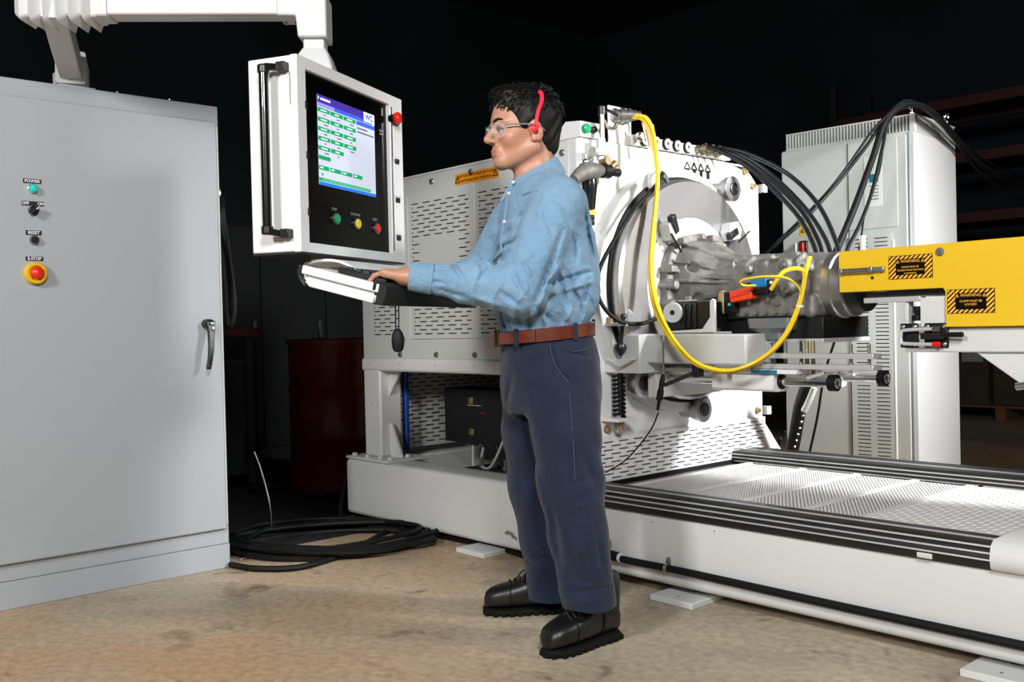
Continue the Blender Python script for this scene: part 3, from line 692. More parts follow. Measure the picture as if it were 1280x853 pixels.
# surround of the doors
part('top_rail_panel', MB().bx(-3.945, hx1+0.02, HY, HY+0.003, 1.655, hz1), M_PAN, hs)
part('bottom_rail_panel', MB().bx(-3.945, hx1+0.02, HY, HY+0.003, hz0, 0.953), M_PAN, hs)
# two slotted doors
dz0, dz1 = 0.954, 1.654
def skip(a, b, v): return False
for nm, x0, x1, blank in (('vent_door', -3.942, -3.436, True), ('vent_door', -3.432, -2.80, False)):
    wd = x1-x0
    sk_ = (lambda a, b, v: (0.105 < (a+b)/2 < 0.40) and 0.325 < v < 0.492) if blank else None
    rows = slot_rows(wd, dz1-dz0, 0.0198, 0.060, 0.031, 0.0055, 0.024, 0.030, sk_, 0.0 if blank else 0.0)
    dr = part(nm, perforated(MB(), (x0, HY-0.006, dz0), X, Z, wd, dz1-dz0, rows, 0.005), M_PAN, hs, smooth=False)
    part('door_edge', MB().bx(x0-0.001, x0+0.003, HY-0.008, HY, dz0, dz1), M_WHITE, dr)
    if blank: part('blank_plate', MB().bx(x0+0.115, x0+0.39, HY-0.0085, HY-0.006, dz0+0.33, dz0+0.49), M_PAN, dr)
for px, py in ((540, 227), (589, 215)): bolt(hs, on(px, py, 1, HY), -Y, 0.010, 0.008, M_STEEL)
for x in (-4.035, -3.74, -3.453, -3.15): bolt(hs, (x, HY, 0.877), -Y, 0.010, 0.008, M_STEEL)
for x in (-4.30, -4.03, -3.74, -3.45): bolt(hs, (x, 2.868, 0.828), -Y, 0.004, 0.003, M_DARKST, buttonbolt)
# caution strip sticker
M_ORG = mat('orange_sticker', (226, 140, 18), 0.5)
sx = part('caution_sticker', MB().bx(-3.567, -3.262, HY-0.002, HY, 1.664, 1.714), M_ORG, hs)
text('CAUTION: DOORS MUST BE CLOSED', 0.0155, (-3.415, HY-0.0022, 1.700), X, Z, M_INK, sx, bold=0.0002)
text('BEFORE MACHINE OPERATION', 0.0155, (-3.415, HY-0.0022, 1.678), X, Z, M_INK, sx, bold=0.0002)
def tri_mark(parent, o, u, v, s, m_out, m_in):
    o, u, v = Vector(o), Vector(u), Vector(v); n = u.cross(v)
    tr = [(-0.5*s, -0.43*s), (0.5*s, -0.43*s), (0, 0.43*s)]; mb = MB()
    for i in range(3):
        a, b = tr[i], tr[(i+1) % 3]; mb.bar(o+u*a[0]+v*a[1]+n*0.0008, o+u*b[0]+v*b[1]+n*0.0008, 0.0010, s*0.13, u*0+(u*(b[1]-a[1])*-1+v*(b[0]-a[0])))
    mb.bar(o+v*(-0.12*s)+n*0.0008, o+v*(0.16*s)+n*0.0008, 0.001, s*0.10, u); mb.bar(o+v*(-0.30*s)+n*0.0008, o+v*(-0.2*s)+n*0.0008, 0.001, s*0.10, u)
    return part('warning_triangle', mb, m_out, parent)
for x in (-3.547, -3.281): tri_mark(sx, (x, HY-0.002, 1.689), X, Z, 0.034, M_INK, None)
# tube frame under the housing
part('frame_beam', MB().loft([rrect(V(x, 2.92, 0.823), Y, Z, 0.052, 0.034, 0.016, 4) for x in (hx0, hx1)]), M_WHITE, hs)
po = part('post', MB().bx(-4.365, -4.215, 2.872, 3.01, 0.345, 0.80), M_WHITE, hs, bevel=0.012)
part('foot_plate', MB().bx(-4.44, -4.06, 2.80, 3.06, 0.332, 0.346), M_WHITE, hs, bevel=0.003)
part('gusset', MB().prism([(0, 0), (-0.065, 0), (-0.012, 0.16), (0, 0.16)], (-4.365, 2.95, 0.346), X, Z, (0, 0.012, 0)), M_WHITE, po)
part('gusset', MB().prism([(0, 0), (0.10, 0), (0.012, 0.17), (0, 0.17)], (-4.215, 2.93, 0.346), X, Z, (0, 0.012, 0)), M_WHITE, po)
part('gusset', MB().prism([(0, 0), (0.10, 0), (0, -0.13)], (-4.215, 2.93, 0.79), X, Z, (0, 0.012, 0)), M_WHITE, po)
for x, y in ((-4.40, 2.83), (-4.27, 2.825), (-4.16, 2.83), (-4.09, 2.84), (-4.12, 2.97)): bolt(hs, (x, y, 0.346), Z, 0.012, 0.012, M_WHITE)
for z in (0.62, 0.40): bolt(hs, (-4.29, 2.872, z), -Y, 0.004, 0.003, M_DARKST, buttonbolt)
part('post', MB().bx(-4.365, -4.215, 3.88, 4.02, 0.332, 0.86), M_WHITE, hs, bevel=0.012)
part('post', MB().bx(-2.97, -2.83, 2.88, 3.01, 0.332, 0.80), M_WHITE, hs, bevel=0.012)
part('post', MB().bx(-2.97, -2.83, 3.88, 4.02, 0.332, 0.86), M_WHITE, hs, bevel=0.012)
# slotted end panel seen through the opening
rows = slot_rows(0.84, 0.45, 0.0215, 0.060, 0.030, 0.0075, 0.025, 0.03)
part('slotted_end_panel', perforated(MB(), (-4.31, 3.02, 0.365), Y, Z, 0.84, 0.45, rows, 0.003), M_PAN, hs, smooth=False)
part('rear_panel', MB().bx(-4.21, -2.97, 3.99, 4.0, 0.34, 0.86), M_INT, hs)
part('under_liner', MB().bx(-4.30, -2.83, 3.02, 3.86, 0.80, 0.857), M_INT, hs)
part('corner_box', MB().bx(-2.915, -2.752, 2.858, 2.99, 0.86, 1.762), M_WHITE, hs, bevel=0.016)
part('cover_plate', MB().bx(-2.905, -2.80, 2.852, 2.86, 1.1, 1.745), M_WHITE, hs, bevel=0.008)
bolt(hs, on(703, 191, 1, 2.852), -Y, 0.010, 0.008, M_STEEL)
part('roof_sheet', MB().bx(-4.02, -2.76, 2.875, 4.05, hz1-0.004, hz1+0.004), M_WHITE, hs)
part('black_gasket', MB().tube([(-2.935, 2.852, 0.95), (-2.935, 2.852, 1.70), (-2.935, 2.90, 1.765), (-2.935, 3.2, 1.77)], 0.014, 8, sub=4), M_RUB, hs)
# control box, hoses inside the opening
bxo = thing('junction_box', 'black junction box with two latches inside the machine frame opening', 'junction box', (-3.9, 3.25, 0.40))
part('case', MB().bx(-4.10, -3.62, 3.20, 3.36, 0.41, 0.69), mat('black_box_paint', (18, 19, 20), 0.55), bxo, bevel=0.004)
for z in (0.63, 0.47):
    part('latch', MB().bx(-3.885, -3.855, 3.188, 3.20, z-0.016, z+0.016), M_BRASS, bxo, bevel=0.002)
part('nameplate', MB().bx(-3.80, -3.77, 3.197, 3.20, 0.565, 0.575), mat('dim_red_label', (120, 14, 16), 0.5), bxo); part('hinge_bar', MB().bx(-3.90, -3.80, 3.195, 3.20, 0.605, 0.608), M_GREYB, bxo)
for k in range(6): part('cable_gland', MB().lathe((-3.98+k*0.055, 3.27, 0.41), -Z, [(0, 0.014), (0.012, 0.014), (0.016, 0.009), (0.024, 0.009)], 10), M_STEEL, bxo)
M_GCAB = mat('grey_cable', (176, 178, 178), 0.5)
solo('grey_wire', MB().tube([(-3.93, 3.25, 0.40), (-3.92, 3.24, 0.30), (-3.84, 3.2, 0.16), (-3.8, 3.18, 0.075)], 0.008, 6, sub=6), M_GCAB, 'light grey cable dropping from the black junction box', 'cable', (-3.8, 3.18, 0.07))
solo('grey_wire', MB().tube([(-3.87, 3.27, 0.39), (-3.83, 3.22, 0.33), (-3.74, 3.16, 0.30), (-3.64, 3.13, 0.33), (-3.54, 3.12, 0.46), (-3.48, 3.12, 0.55)], 0.008, 6, sub=6), M_GCAB, 'light grey cable looping up to the right of the black junction box', 'cable', (-3.74, 3.16, 0.30))
vb = thing('valve_block', 'dark valve block with steel fittings behind the person in the frame opening', 'valve', (-3.6, 3.2, 0.07))
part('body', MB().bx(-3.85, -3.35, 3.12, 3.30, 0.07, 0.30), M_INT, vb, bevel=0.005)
for k in range(5): part('fitting', MB().lathe((-3.78+k*0.09, 3.18, 0.30), Z, [(0, 0.016), (0.02, 0.016), (0.02, 0.010), (0.05, 0.010)], 8), M_STEEL, vb)
bh = MB().tube([(-4.245, 3.055, 0.36), (-4.245, 3.055, 0.80)], 0.014, 10)
for k in range(20): bh.lathe((-4.245, 3.055, 0.37+k*0.021), Z, [(0, 0.017), (0.009, 0.017)], 10)
solo('blue_hose', bh, mat('blue_plastic', (20, 60, 150), 0.4), 'blue ribbed hose standing beside the left frame post', 'hose', (-4.245, 3.055, 0.36))

# ================================================================= face plate with rotating ring
FX = -2.75
fp = thing('face_plate', 'bright white face plate with large round steel ring and guide rollers', 'machine plate', (FX, 3.49, 0.34))
part('plate', MB().prism([(2.870, 0.352), (4.110, 0.352), (4.110, 1.655), (4.04, 1.715), (3.84, 1.752), (2.870, 1.757)], (FX-0.035, 0, 0), Y, Z, (0.035, 0, 0)), mat('gloss_white_paint', (232, 232, 230), 0.3, bump=(50, 0.03)), fp, bevel=0.004)
rows = slot_rows(1.215, 0.180, 0.0165, 0.062, 0.032, 0.0055, 0.012, 0.012)
part('vent_backing', MB().bx(FX, FX+0.004, 2.90, 4.10, 0.365, 0.53), M_INT, fp)
part('vent_panel', perforated(MB(), (FX+0.014, 2.893, 0.358), Y, Z, 1.215, 0.180, rows, 0.004), M_WHITE2, fp, smooth=False)
part('rubber_gap', MB().bx(FX-0.02, FX+0.02, 2.9, 4.10, 0.336, 0.358), M_RUB, fp)
RC = V(0, 3.42, 1.145)
rg = part('ring_flange', MB().lathe(RC+X*FX, X, [(0, 0.53), (0.062, 0.53), (0.068, 0.522), (0.068, 0.3)], 96), M_GREYB, fp)
part('ring_gap', MB().lathe(RC+X*(FX+0.06), X, [(0, 0.488), (0.020, 0.488)], 96), M_RUB, fp)
M_RING = mat('turned_steel', (186, 184, 184), 0.34, 0.9, bump=(40, 0.04))
ring = part('rotating_ring', MB().lathe(RC+X*(FX+0.078), X, [(0, 0.474), (0.040, 0.474), (0.046, 0.468), (0.054, 0.462), (0.054, 0.31), (0.04, 0.31), (0.04, 0.0)], 96), M_RING, fp)
part('adapter_disc', MB().lathe(RC+X*(FX+0.105), X, [(0, 0.308), (0.024, 0.308), (0.024, 0.17)], 80), mat('white_adapter_plate', (236, 236, 236), 0.35), ring)
for a in np.linspace(0, 2*math.pi, 11)[:-1]:
    bolt(ring, RC+X*(FX+0.132)+Y*(0.385*math.cos(a+0.3))+Z*(0.385*math.sin(a+0.3)), X, 0.004, 0.003, M_STEEL, buttonbolt)
def roller(parent, y, z):
    o = V(FX, y, z)
    r = part('guide_roller', MB().lathe(o, X, [(0, 0.040), (0.065, 0.040), (0.065, 0.050), (0.085, 0.050), (0.088, 0.058), (0.112, 0.058), (0.114, 0.052)], 32), M_RING, parent)
    part('roller_cap', MB().lathe(o+X*0.108, X, [(0, 0.030), (0.012, 0.030), (0.014, 0.024), (0.008, 0.022), (0.008, 0)], 24), M_DARKST, r)
for y, z in ((3.745, 1.605), (3.235, 1.585), (3.095, 0.757), (3.495, 0.622)): roller(fp, y, z)
for px, py in ((940, 233), (930, 215), (946, 513), (758, 537), (757, 315)):
    p = on(px, py, 0, FX); bolt(fp, p, X, 0.012, 0.016, M_BRASS)
for px, py in ((952, 236), (957, 513)):
    p = on(px, py, 0, FX+0.0); part('edge_block', MB().bx(FX-0.02, FX+0.02, p.y-0.012, p.y+0.02, p.z-0.02, p.z+0.02), M_WHITE, fp, bevel=0.002)
part('edge_strip', MB().bx(FX-0.05, FX-0.02, 4.108, 4.122, 0.6, 1.62), M_DARKST, fp)
part('side_bracket', MB().prism([(4.08, 0.352), (4.26, 0.352), (4.12, 0.50), (4.11, 0.50)], (FX-0.02, 0, 0), Y, Z, (0.03, 0, 0)), M_WHITE, fp, bevel=0.003)
# ring clamps
def clamp(y, z, ang, s=1.0):
    o = V(FX+0.132, y, z); ca_, sa_ = math.cos(ang), math.sin(ang); u = Y*ca_+Z*sa_; v = -Y*sa_+Z*ca_
    c = part('ring_clamp', MB().prism([(-0.045*s, -0.03*s), (0.02*s, -0.045*s), (0.05*s, -0.01*s), (0.04*s, 0.04*s), (-0.02*s, 0.05*s), (-0.05*s, 0.02*s)], o, u, v, X*0.055), M_GREYB, ring, bevel=0.004)
    part('clamp_arm', MB().bar(o+X*0.06-u*0.07, o+X*0.045+u*0.01, 0.028, 0.030, v), M_DARKST, ring, bevel=0.003)
    part('clamp_pin', MB().cyl(o+X*0.062-v*0.045-u*0.01, o+X*0.062-v*0.03+u*0.085, 0.0045), M_BLACK, ring)
clamp(3.235, 1.385, -1.0); clamp(3.655, 1.40, 0.4, 0.9)
# direction arrows on the plate
for i in range(4):
    yy = 3.555+i*0.0505; o = V(FX+0.001, yy, 1.660); u = Y
    mb = MB().prism([(-0.011, 0), (0.011, 0), (0.011, 0.032), (-0.011, 0.032)], o, Y, Z, X*0.0012)
    for a, b in (((-0.021, 0.034), (0, 0.064)), ((0.021, 0.034), (0, 0.064)), ((-0.021, 0.033), (0.021, 0.033))):
        mb.bar(o+X*0.0006+Y*a[0]+Z*a[1], o+X*0.0006+Y*b[0]+Z*b[1], 0.0012, 0.0075, Y*(a[1]-b[1])+Z*(b[0]-a[0]))
    part('arrow_mark', mb, M_INK, fp)
tri_mark(fp, (FX, 3.247, 1.705), Y, Z, 0.03, M_GREYB, None)
# ---- hose manifold along the top edge
mf = thing('hose_manifold', 'white hose manifold bar with ring sockets along the face plate top', 'manifold', (FX, 3.5, 1.757))
part('bar', MB().bx(FX-0.035, FX+0.02, 3.165, 3.86, 1.757, 1.80), M_WHITE, mf, bevel=0.003)
for i, yy in enumerate((3.235, 3.31, 3.385, 3.455, 3.53)):
    s_ = part('socket', MB().ringw((FX+0.02, yy, 1.782), (FX+0.034, yy, 1.782), 0.021, 0.010, 20), M_LWHITE, mf)
    part('socket_ring', MB().ringw((FX+0.018, yy, 1.782), (FX+0.03, yy, 1.782), 0.026, 0.0205, 20), M_RUB, s_)
    part('socket_bore', MB().cyl((FX+0.019, yy, 1.782), (FX+0.025, yy, 1.782), 0.010), M_INT, s_)
for i in range(4):
    yy = 3.60+i*0.052
    f_ = part('hose_fitting', MB().lathe((FX+0.018, yy, 1.780), V(1, 0.25, 0.15), [(0, 0.018), (0.018, 0.018), (0.018, 0.013), (0.034, 0.013), (0.034, 0.017), (0.054, 0.017)], 8), mat('dull_brass', (150, 140, 110), 0.4, 0.8), mf)
part('end_valve', MB().lathe((FX+0.02, 3.185, 1.785), V(1, -0.3, 0), [(0, 0.016), (0.02, 0.016), (0.02, 0.021), (0.04, 0.021), (0.04, 0.012), (0.06, 0.012)], 10), M_STEEL, mf)
# ---- connector bracket with round plug and yellow cable
cbk = thing('connector_bracket', 'upright white bracket plate carrying a ribbed round cable connector', 'bracket', (FX, 3.06, 1.757))
part('plate', MB().bx(FX-0.012, FX-0.004, 3.045, 3.165, 1.757, 1.912), M_WHITE2, cbk, bevel=0.003)
part('side_flange', MB().bx(FX-0.06, FX-0.004, 3.161, 3.170, 1.757, 1.90), M_GREYB, cbk, bevel=0.002)
for yy in (3.235, 3.20): part('post', MB().cyl((FX-0.06, yy, 1.757), (FX-0.06, yy, 1.92), 0.012), M_STEEL, cbk)
cdir = V(0.55, 0.84, 0.03).normalized(); c0 = V(FX-0.004, 3.085, 1.872)
part('connector', MB().lathe(c0-cdir*0.01, cdir, [(0, 0.032), (0.015, 0.032), (0.017, 0.027), (0.03, 0.027), (0.032, 0.032), (0.05, 0.032), (0.052, 0.026), (0.064, 0.026), (0.066, 0.029), (0.08, 0.029), (0.082, 0.022), (0.1, 0.022), (0.102, 0.017), (0.12, 0.017)], 20), M_STEEL, cbk)
# ---- small lamp box and air preparation unit at the left corner
lb = thing('lamp_box', 'small white box with a green push button on the housing corner', 'switch box', (-2.79, 2.90, 1.762))
part('case', MB().prism([(0, 0), (0.135, 0), (0.135, 0.062), (0.05, 0.072), (0.0, 0.03)], (-2.875, 2.862, 1.760), X, Z, (0, 0.12, 0)), M_WHITE2, lb, bevel=0.003)
part('green_button', MB().lathe((-2.74, 2.887, 1.792), X, [(0, 0.020), (0.016, 0.020), (0.02, 0.016), (0.02, 0)], 20), mat('green_button', (20, 150, 96), 0.3, emit=0.10), lb)
part('black_button', MB().lathe((-2.74, 2.932, 1.792), X, [(0, 0.014), (0.014, 0.014), (0.018, 0.010), (0.018, 0)], 16), M_BLACK, lb)
ar = thing('air_regulator', 'steel air regulator with grip body and dark filter bowl behind the shirt shoulder', 'regulator', (-2.68, 2.88, 1.38))
part('inlet_pipe', MB().cyl((-2.70, 2.945, 1.70), (-2.70, 2.945, 1.86), 0.011), M_STEEL, ar)
part('knob', MB().lathe((-2.70, 2.945, 1.85), Z, [(0, 0.018), (0.03, 0.018), (0.034, 0.012)], 12), M_BLACK, ar)
part('lever', MB().tube([(-2.70, 2.95, 1.868), (-2.70, 2.99, 1.87), (-2.69, 3.03, 1.855)], 0.007, 8, sub=4), M_BLACK, ar)
part('bend', MB().tube([(-2.70, 2.955, 1.83), (-2.70, 2.975, 1.805), (-2.70, 3.01, 1.80), (-2.70, 3.03, 1.815)], 0.008, 8, sub=4), M_STEEL, ar)
part('tee_body', MB().lathe((-2.695, 2.93, 1.66), Z, [(0, 0.018), (0.02, 0.018), (0.02, 0.03), (0.05, 0.03), (0.055, 0.02), (0.09, 0.02)], 12).cyl((-2.695, 2.88, 1.695), (-2.695, 2.96, 1.695), 0.019), M_ALUM, ar)
part('tap', MB().lathe((-2.69, 2.92, 1.655), X, [(0, 0.012), (0.03, 0.012), (0.03, 0.018), (0.045, 0.018)], 8).cyl((-2.66, 2.945, 1.63), (-2.66, 2.975, 1.65), 0.016), M_BRASS, ar)
part('cross_handle', MB().cyl((-2.695, 2.81, 1.63), (-2.695, 2.87, 1.66), 0.008).cyl((-2.695, 2.84, 1.62), (-2.695, 2.84, 1.675), 0.005).ball((-2.695, 2.84, 1.648), 0.014), M_STEEL, ar)
gr_ = MB().tube([(-2.665, 2.74, 1.565), (-2.665, 2.80, 1.60), (-2.665, 2.87, 1.612), (-2.665, 2.905, 1.615)], 0.03, 14, sub=5, rad=lambda t: 0.022+0.012*math.sin(math.pi*min(1, t*1.1)))
part('grip_body', gr_, M_ALU, ar)
part('nose', MB().lathe((-2.665, 2.90, 1.615), Y, [(0, 0.030), (0.04, 0.030), (0.044, 0.014), (0.06, 0.014), (0.06, 0.017), (0.10, 0.017)], 16), M_BLACK, ar)
part('filter_bowl', MB().lathe((-2.69, 2.855, 1.58), -Z, [(0, 0.03), (0.02, 0.032), (0.05, 0.028), (0.12, 0.020), (0.125, 0.0)], 18), mat('smoked_bowl', (26, 26, 26), 0.2), ar)
part('yellow_band', MB().lathe((-2.69, 2.855, 1.455), -Z, [(0, 0.021), (0.018, 0.021)], 18), M_YEL, ar)
part('drain_spring', MB().lathe((-2.69, 2.86, 1.437), -Z, [(0, 0.012), (0.01, 0.016), (0.02, 0.012), (0.03, 0.016), (0.04, 0.012)], 12), M_DARKST, ar)
# ================================================================= fixture arm carrying the gearbox
fxt = thing('fixture_arm', 'grey painted fixture arm with clamp block beneath the gearbox', 'fixture', (FX, 3.05, 0.80))
part('arm_beam', MB().bx(-2.575, -2.093, 3.03, 3.16, 0.842, 0.956), M_GREYB, fxt, bevel=0.008)
blk = part('clamp_block', MB().bx(FX, -2.562, 2.985, 3.12, 0.803, 0.960), M_GREYB, fxt, bevel=0.006)
part('rib', MB().prism([(0, 0), (0.15, 0), (0.075, -0.035)], (-2.72, 2.955, 0.862), X, Z, (0, 0.032, 0)), M_GREYB, blk, bevel=0.003)
part('toggle_lever', MB().tube([(-2.645, 2.965, 0.895), (-2.64, 2.965, 0.94), (-2.625, 2.965, 1.03)], 0.009, 10, sub=3), M_BLACK, blk)
part('lever_knob', MB().lathe((-2.645, 2.965, 0.875), Z, [(0, 0.006), (0.02, 0.022), (0.032, 0.026), (0.045, 0.022), (0.05, 0.010)], 16), M_BLACK, blk); part('lever_ball', MB().ball((-2.625, 2.965, 1.033), 0.013, 10), M_BLACK, blk)
bsh = MB()
for k in range(5): bsh.lathe((-2.685, 3.02, 0.958+k*0.010), Z, [(0, 0.020), (0.005, 0.020), (0.005, 0.015), (0.010, 0.015)], 16)
part('bushing', bsh, M_STEEL, fxt)
br = part('support_bracket', MB().prism([(0, 0), (0.19, 0), (0.19, 0.012), (0.05, 0.115), (0.0, 0.115)], (FX, 2.985, 1.008), X, Z, (0, 0.012, 0)), M_WHITE2, fxt, bevel=0.002)
part('bracket_shelf', MB().bx(FX, -2.57, 2.92, 3.05, 0.996, 1.008), M_WHITE2, fxt, bevel=0.002)
for k in range(2): bolt(fxt, (FX+0.035+0.04*k, 2.94, 1.008), Z, 0.013, 0.022, M_BRASS)
# coil spring on its rod
spg = [V(-2.70, 3.012, 0.622)+V(0.023*math.cos(a), 0.023*math.sin(a), 0.175*a/(2*math.pi*10)) for a in np.linspace(0, 2*math.pi*10, 150)]
part('coil_spring', MB().tube(spg, 0.0062, 6), M_RUB, fxt); part('spring_rod', MB().cyl((-2.70, 3.012, 0.56), (-2.70, 3.012, 0.81), 0.012), M_CHROME, fxt)
part('spring_seat', MB().bx(FX, -2.655, 2.955, 3.065, 0.606, 0.620), M_WHITE2, fxt, bevel=0.003); part('rod_nut', MB().lathe((-2.70, 3.012, 0.606), -Z, [(0, 0.020), (0.03, 0.020)], 6), M_BRASS, fxt)
# slide unit: bored block, two chrome shafts with collars, flat bars
sl = thing('slide_unit', 'chrome shaft slide unit with white bearing block and flat aluminium bars', 'slide', (-2.1, 3.3, 0.75))
part('bearing_block', MB().loft([rrect(V(x, 3.19, 0.772), Y, Z, 0.05, 0.034, 0.015, 4) for x in (-2.33, -2.052)]), M_WHITE2, sl)
part('bearing_seal', MB().ringw((-2.056, 3.19, 0.775), (-2.045, 3.19, 0.775), 0.028, 0.017, 20), M_RUB, sl)
part('bearing_block', MB().loft([rrect(V(x, 3.52, 0.772), Y, Z, 0.05, 0.034, 0.015, 4) for x in (-2.33, -2.0)]), M_WHITE2, sl)
for y, xe in ((3.19, -1.845), (3.52, -1.83)):
    s_ = part('shaft', MB().cyl((-2.66, y, 0.775), (xe, y, 0.775), 0.0165, n=24), M_CHROME, sl)
    part('end_collar', MB().ringw((xe-0.006, y, 0.775), (xe+0.022, y, 0.775), 0.030, 0.014, 24), M_RUB, s_)
    part('end_cap', MB().lathe((xe+0.018, y, 0.775), X, [(0, 0.020), (0.006, 0.020), (0.008, 0.016), (0.004, 0.012), (0.004, 0)], 20), M_STEEL, s_)
part('cross_plate', MB().bx(-2.62, -2.575, 3.10, 3.60, 0.70, 0.80), M_WHITE, sl, bevel=0.003)
part('cross_tie', MB().bx(-2.62, -1.95, 3.13, 3.58, 0.806, 0.822), M_WHITE2, sl, bevel=0.002)
part('indicator', MB().bx(-2.14, -2.03, 3.126, 3.13, 0.807, 0.820), mat('teal_label', (20, 110, 140), 0.4), sl)
for z in (0.872, 0.833): part('flat_bar', MB().bx(-2.14, -1.66, 3.14, 3.20, z-0.009, z+0.009), M_ALUM, sl, bevel=0.002)
for x in (-1.757, -1.69): part('pin', MB().cyl((x, 3.17, 0.826), (x, 3.17, 0.913), 0.006), M_STEEL, sl)
for x, mm in ((-2.05, M_STEEL), (-1.985, M_CHROME), (-1.96, M_BRASS), (-1.935, M_BRASS), (-2.10, M_STEEL)): part('adjusting_screw', MB().cyl((x, 3.22, 0.80), (x, 3.22, 0.925), 0.0075), mm, sl)
part('lock_lever', MB().bar((-1.93, 3.17, 0.79), (-1.86, 3.17, 0.812), 0.012, 0.012), M_ALUM, sl, bevel=0.002)
part('support_table', MB().bx(-2.39, -1.93, 3.285, 3.62, 0.932, 1.012), mat('black_oxide_block', (20, 20, 21), 0.45, 0.3), sl, bevel=0.003)
part('table_plate', MB().bx(-2.19, -1.925, 3.275, 3.62, 0.916, 0.932), M_ALUM, sl, bevel=0.002)
part('table_leg', MB().bx(-2.22, -2.16, 3.24, 3.30, 0.822, 0.932), M_WHITE2, sl, bevel=0.002)
part('end_bracket', MB().prism([(0, 0), (0.11, 0), (0.11, 0.02), (0.04, 0.02), (0.04, 0.055), (0, 0.055)], (-2.30, 3.10, 1.02-0.14), X, Z, (0, 0.1, 0)), M_GREYB, sl, bevel=0.002)

# ================================================================= gearbox: cast bell housing, case and tail
GO = V(-2.2, 3.42, 1.145)
gb = thing('gearbox', 'cast aluminium gearbox with wide bell housing bolted to the round ring', 'gearbox', (-2.3, 3.42, 1.0))
GP = np.array([[-2.64, .232], [-2.585, .232], [-2.575, .205], [-2.50, .185], [-2.42, .135], [-2.36, .118], [-2.05, .105], [-1.93, .108]], np.float32)
def gear_sdf(P):
    P = P+_v3((-2.3, 3.42, 1.0))
    x = P[:, 0]; y = P[:, 1]-3.42; z = P[:, 2]-1.145
    # bell: slightly squared cone
    R = np.interp(x, GP[:, 0], GP[:, 1]); rho = (np.abs(y*1.02)**2.6+np.abs(z)**2.6)**(1/2.6)
    d = (rho-R)*0.72; d = np.maximum(d, np.maximum(-2.628-x, x+1.945))
    # main case: box-like middle, deeper towards the bottom
    d = smin(d, s_box(P, (-2.21, 3.42, 1.125), (0.21, 0.118, 0.105), 0.03), 0.02)
    d = smin(d, s_box(P, (-2.16, 3.41, 1.055), (0.20, 0.135, 0.045), 0.02), 0.012)
    d = smin(d, s_cyl(P, (-2.06, 3.42, 1.135), (-1.94, 3.42, 1.135), 0.115, 0.006), 0.012)
    d = smin(d, s_cyl(P, (-1.985, 3.42, 1.132), (-1.935, 3.42, 1.132), 0.124, 0.004), 0.006)
    # flange lugs and rim bosses
    for a in np.radians([28, 88, 122, 158, 196, 232, 300]):
        c = (-2.60, 3.42+0.222*math.cos(a), 1.145+0.222*math.sin(a)); d = smin(d, s_cyl(P, (-2.632, c[1], c[2]), (-2.565, c[1], c[2]), 0.016, 0.003), 0.012)
    for a, rr_ in ((96, .008), (126, .007), (150, .006), (172, .008), (196, .006), (222, .007), (250, .006)):
        a = math.radians(a); f_ = 1.0/(abs(math.cos(a))**2.6+abs(math.sin(a))**2.6)**(1/2.6)
        pts_ = [(xx, 3.42+r0*f_*math.cos(a), 1.145+r0*f_*math.sin(a)) for xx, r0 in ((-2.60, .226), (-2.56, .203), (-2.50, .187), (-2.42, .138), (-2.355, .120))]
        for p0, p1 in zip(pts_[:-1], pts_[1:]): d = smin(d, s_cap(P, p0, p1, rr_, rr_), .004)
    d = smin(d, s_box(P, (-2.585, 3.205, 1.225), (0.035, 0.022, 0.014), 0.004), .006)
    d = smin(d, s_cyl(P, (-2.63, 3.192, 1.158), (-2.535, 3.192, 1.158), 0.014, 0.003), .006); d = smin(d, s_cyl(P, (-2.55, 3.192, 1.158), (-2.53, 3.192, 1.158), 0.019, 0.003), .004)
    for xx, zz in ((-2.47, 1.10), (-2.40, 1.21), (-2.50, 1.23)): d = smax(d, -s_ell(P, (xx, 3.255 if xx < -2.45 else 3.285, zz), (0.03, 0.012, 0.022)), .008)
    # horizontal web lines on the near side
    d = smin(d, s_cap(P, (-2.585, 3.235, 1.20), (-2.33, 3.302, 1.175), 0.008, 0.006), 0.006)
    d = smin(d, s_cap(P, (-2.34, 3.30, 1.03), (-2.34, 3.31, 1.24), 0.007), 0.006)
    d = smin(d, s_cap(P, (-2.31, 3.302, 1.155), (-2.02, 3.302, 1.155), 0.005), 0.006)
    for xx in (-2.28, -2.19, -2.12, -2.05): d = smin(d, s_cap(P, (xx, 3.31, 1.225), (xx, 3.36, 1.255), 0.010), 0.012)
    for xx, zz, rr in ((-2.25, 1.205, .016), (-2.235, 1.075, .014), (-2.15, 1.085, .016), (-2.085, 1.215, .022), (-2.06, 1.125, .026), (-2.03, 1.06, .015), (-2.30, 1.07, .015), (-2.00, 1.20, .018), (-2.11, 1.07, .012)):
        d = smin(d, s_cyl(P, (xx, 3.36, zz), (xx, 3.272, zz), rr, 0.003), 0.008)
    # top ridge and bracing ribs between case and tail
    d = smin(d, s_cap(P, (-2.36, 3.42, 1.265), (-2.0, 3.42, 1.248), 0.012), 0.012)
    d = smin(d, s_box(P, (-2.10, 3.36, 1.245), (0.04, 0.03, 0.02), 0.006), 0.01)
    for a in np.radians([140, 165, 190, 215]): d = smin(d, s_cap(P, (-2.06, 3.42+0.10*math.cos(a), 1.135+0.10*math.sin(a)), (-1.96, 3.42+0.122*math.cos(a), 1.135+0.122*math.sin(a)), 0.008), 0.008)
    return d
sdf_part('casting', gear_sdf, (-0.36, -0.27, -0.12), (0.39, 0.27, 0.43), 0.0045, M_ALU, gb, 1)
part('tail_ring', MB().lathe((-1.945, 3.42, 1.132), X, [(0, 0.127), (0.030, 0.127), (0.034, 0.121), (0.072, 0.121), (0.076, 0.115), (0.076, 0.08)], 48), M_RING, gb)
